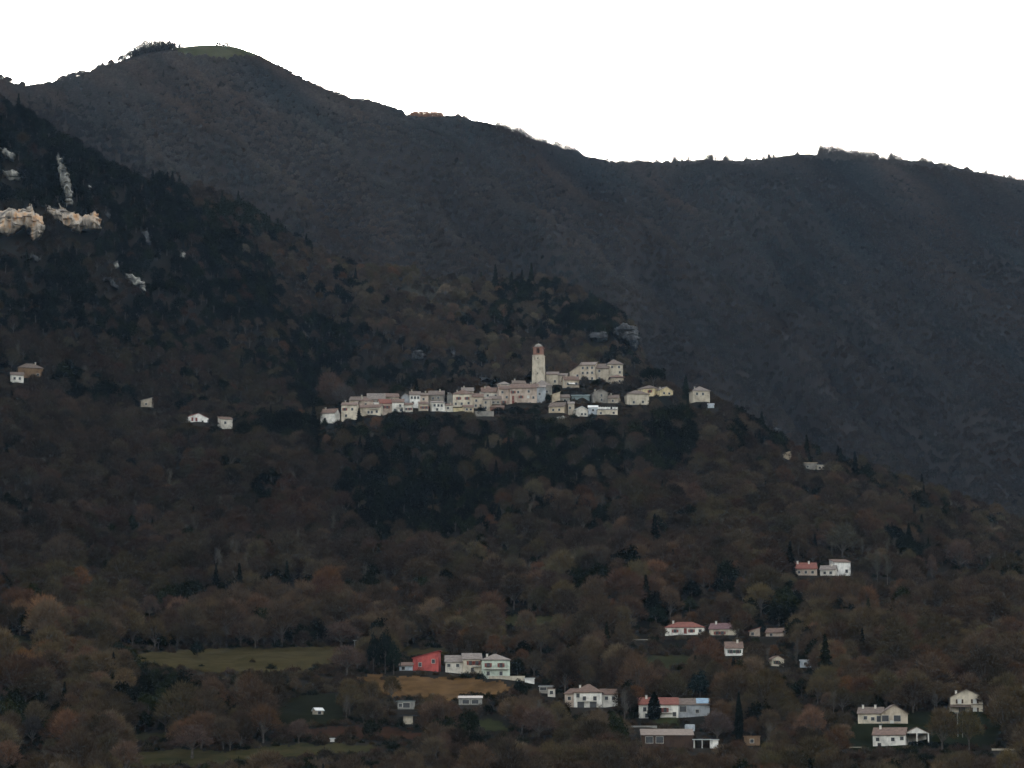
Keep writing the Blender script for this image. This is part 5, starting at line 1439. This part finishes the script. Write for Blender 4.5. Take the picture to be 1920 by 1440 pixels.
def forest(name, label, sel, keys):
    me = bpy.data.meshes.new(name)
    q = np.nonzero(sel)[0]
    me.vertices.add(len(q))
    me.vertices.foreach_set('co', np.stack([X[q], Y[q], z[q] - .15], 1).astype(np.float32).ravel())
    def att(nm, ty, arr, f):
        at_ = me.attributes.new(nm, ty, 'POINT'); at_.data.foreach_set(f, arr.ravel())
    att('tint', 'FLOAT_COLOR', np.concatenate([tint[q], np.ones((len(q), 1))], 1).astype(np.float32), 'color')
    att('scl', 'FLOAT_VECTOR', sz[q].astype(np.float32), 'vector')
    r3 = np.zeros((len(q), 3), np.float32); r3[:, 2] = rot[q]
    att('rot3', 'FLOAT_VECTOR', r3, 'vector')
    att('kindex', 'INT', np.array([keys.index(k) for k in kind[q]], np.int32), 'value')
    me.update()
    o = bpy.data.objects.new(name, me); COL.objects.link(o)
    o['kind'] = 'stuff'; o['label'] = label; o['category'] = 'forest'
    g = bpy.data.node_groups.new(name, 'GeometryNodeTree')
    g.interface.new_socket('Geometry', in_out='INPUT', socket_type='NodeSocketGeometry')
    g.interface.new_socket('Geometry', in_out='OUTPUT', socket_type='NodeSocketGeometry')
    N, L = g.nodes, g.links
    gi = N.new('NodeGroupInput'); go = N.new('NodeGroupOutput')
    jn = N.new('GeometryNodeJoinGeometry')
    def named(nm, ty):
        x = N.new('GeometryNodeInputNamedAttribute'); x.data_type = ty; x.inputs['Name'].default_value = nm
        return x.outputs['Attribute']
    sa, ra, ka = named('scl', 'FLOAT_VECTOR'), named('rot3', 'FLOAT_VECTOR'), named('kindex', 'INT')
    for i, key in enumerate(keys):
        if key not in PROTO: continue
        cmpn = N.new('FunctionNodeCompare'); cmpn.data_type = 'INT'; cmpn.operation = 'EQUAL'
        L.new(ka, cmpn.inputs[2]); cmpn.inputs[3].default_value = i
        for part in PROTO[key][1:]:
            oi = N.new('GeometryNodeObjectInfo'); oi.inputs['Object'].default_value = part
            oi.inputs['As Instance'].default_value = True; oi.transform_space = 'ORIGINAL'
            ip = N.new('GeometryNodeInstanceOnPoints')
            L.new(gi.outputs[0], ip.inputs['Points']); L.new(cmpn.outputs[0], ip.inputs['Selection'])
            L.new(oi.outputs['Geometry'], ip.inputs['Instance'])
            L.new(ra, ip.inputs['Rotation']); L.new(sa, ip.inputs['Scale'])
            L.new(ip.outputs[0], jn.inputs[0])
    L.new(jn.outputs[0], go.inputs[0])
    md = o.modifiers.new('scatter', 'NODES'); md.node_group = g
    return o
rest = ~single
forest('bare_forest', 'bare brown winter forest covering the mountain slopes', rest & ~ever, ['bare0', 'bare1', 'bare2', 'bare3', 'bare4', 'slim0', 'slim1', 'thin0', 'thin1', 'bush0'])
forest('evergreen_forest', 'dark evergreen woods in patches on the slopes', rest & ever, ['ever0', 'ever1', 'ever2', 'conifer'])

# ------------------------------------------------------------------ undergrowth between the trees
U = scatter(800, 1560, lambda d: 3.6, -420, 2340)
a, d = U[:, 0], U[:, 1]
z = zt(a, d); X = d * np.sin(a); Y = d * np.cos(a)
px, py = to_px(X, Y, z)
ia = np.clip(np.round((a - ai[0]) / (ai[1] - ai[0])).astype(int), 0, 499); ja = np.clip(((d - 780) / 5.0).astype(int) - 2, 0, len(dj) - 1)
ok = ((z + 5) / d > TEM[ia, ja]) & (rng.uniform(size=len(a)) < .8)
for nm, poly, d0, d1, c1, c2 in FIELDS:
    ok &= ~(inpoly(px, py, poly) & (d > d0) & (d < d1) & (rng.uniform(size=len(a)) > .02))
for b in BLD:
    r_ = np.hypot(X - b['loc'][0], Y - b['loc'][1])
    ok &= ~(r_ < (b['x1'] - b['x0']) * b['m'] * .5 + 1.5)
    ok &= ~((d < b['d']) & (d > b['d'] - 60) & (px > b['x0'] - 3) & (px < b['x1'] + 3) & (to_px(X, Y, z + 2.6)[1] < b['yb'] - .38 * (b['yb'] - b['ye'])) & (py > b['ye']))
a, d, z, X, Y, px, py = (v[ok] for v in (a, d, z, X, Y, px, py))
n = len(a)
kind = np.where(rng.uniform(size=n) < .5, 'bush0', 'bush1').astype(object)
be = blob(px, py, EVER)
g_ = rng.uniform(size=n)
tone = np.where(g_ < .35, 'greybrown', np.where(g_ < .55, 'dark', np.where(g_ < .7, 'olive', np.where(g_ < .8, 'pink', 'pale')))).astype(object)
tone[rng.uniform(size=n) < .2 + be * .5] = 'ever'
tint = np.array([COLS[t] for t in tone]) * rng.uniform(.6, 1.0, (n, 1)) * np.array([.95, .8, .6])
s_ = rng.uniform(.4, 1.05, n)
sz = np.stack([s_ * rng.uniform(.9, 1.5, n), s_ * rng.uniform(.9, 1.5, n), s_], 1)
rot = rng.uniform(0, 6.28, n)
forest('undergrowth', 'low bare scrub and brambles between the trees', np.ones(n, bool), ['bush0', 'bush1'])

# ------------------------------------------------------------------ haze
hz = MB(); hz.box(-2400, 2400, -400, 5400, -700, 1100)
hm, ht, hout = new_mat('haze')
pv = ht.nodes.new('ShaderNodeVolumePrincipled')
pv.inputs['Color'].default_value = (.42, .68, 1.0, 1)
pv.inputs['Density'].default_value = 1.3e-5
pv.inputs['Anisotropy'].default_value = 0.0
ht.links.new(pv.outputs[0], hout.inputs['Volume'])
ho = hz.build('haze', hm)
ho['kind'] = 'stuff'
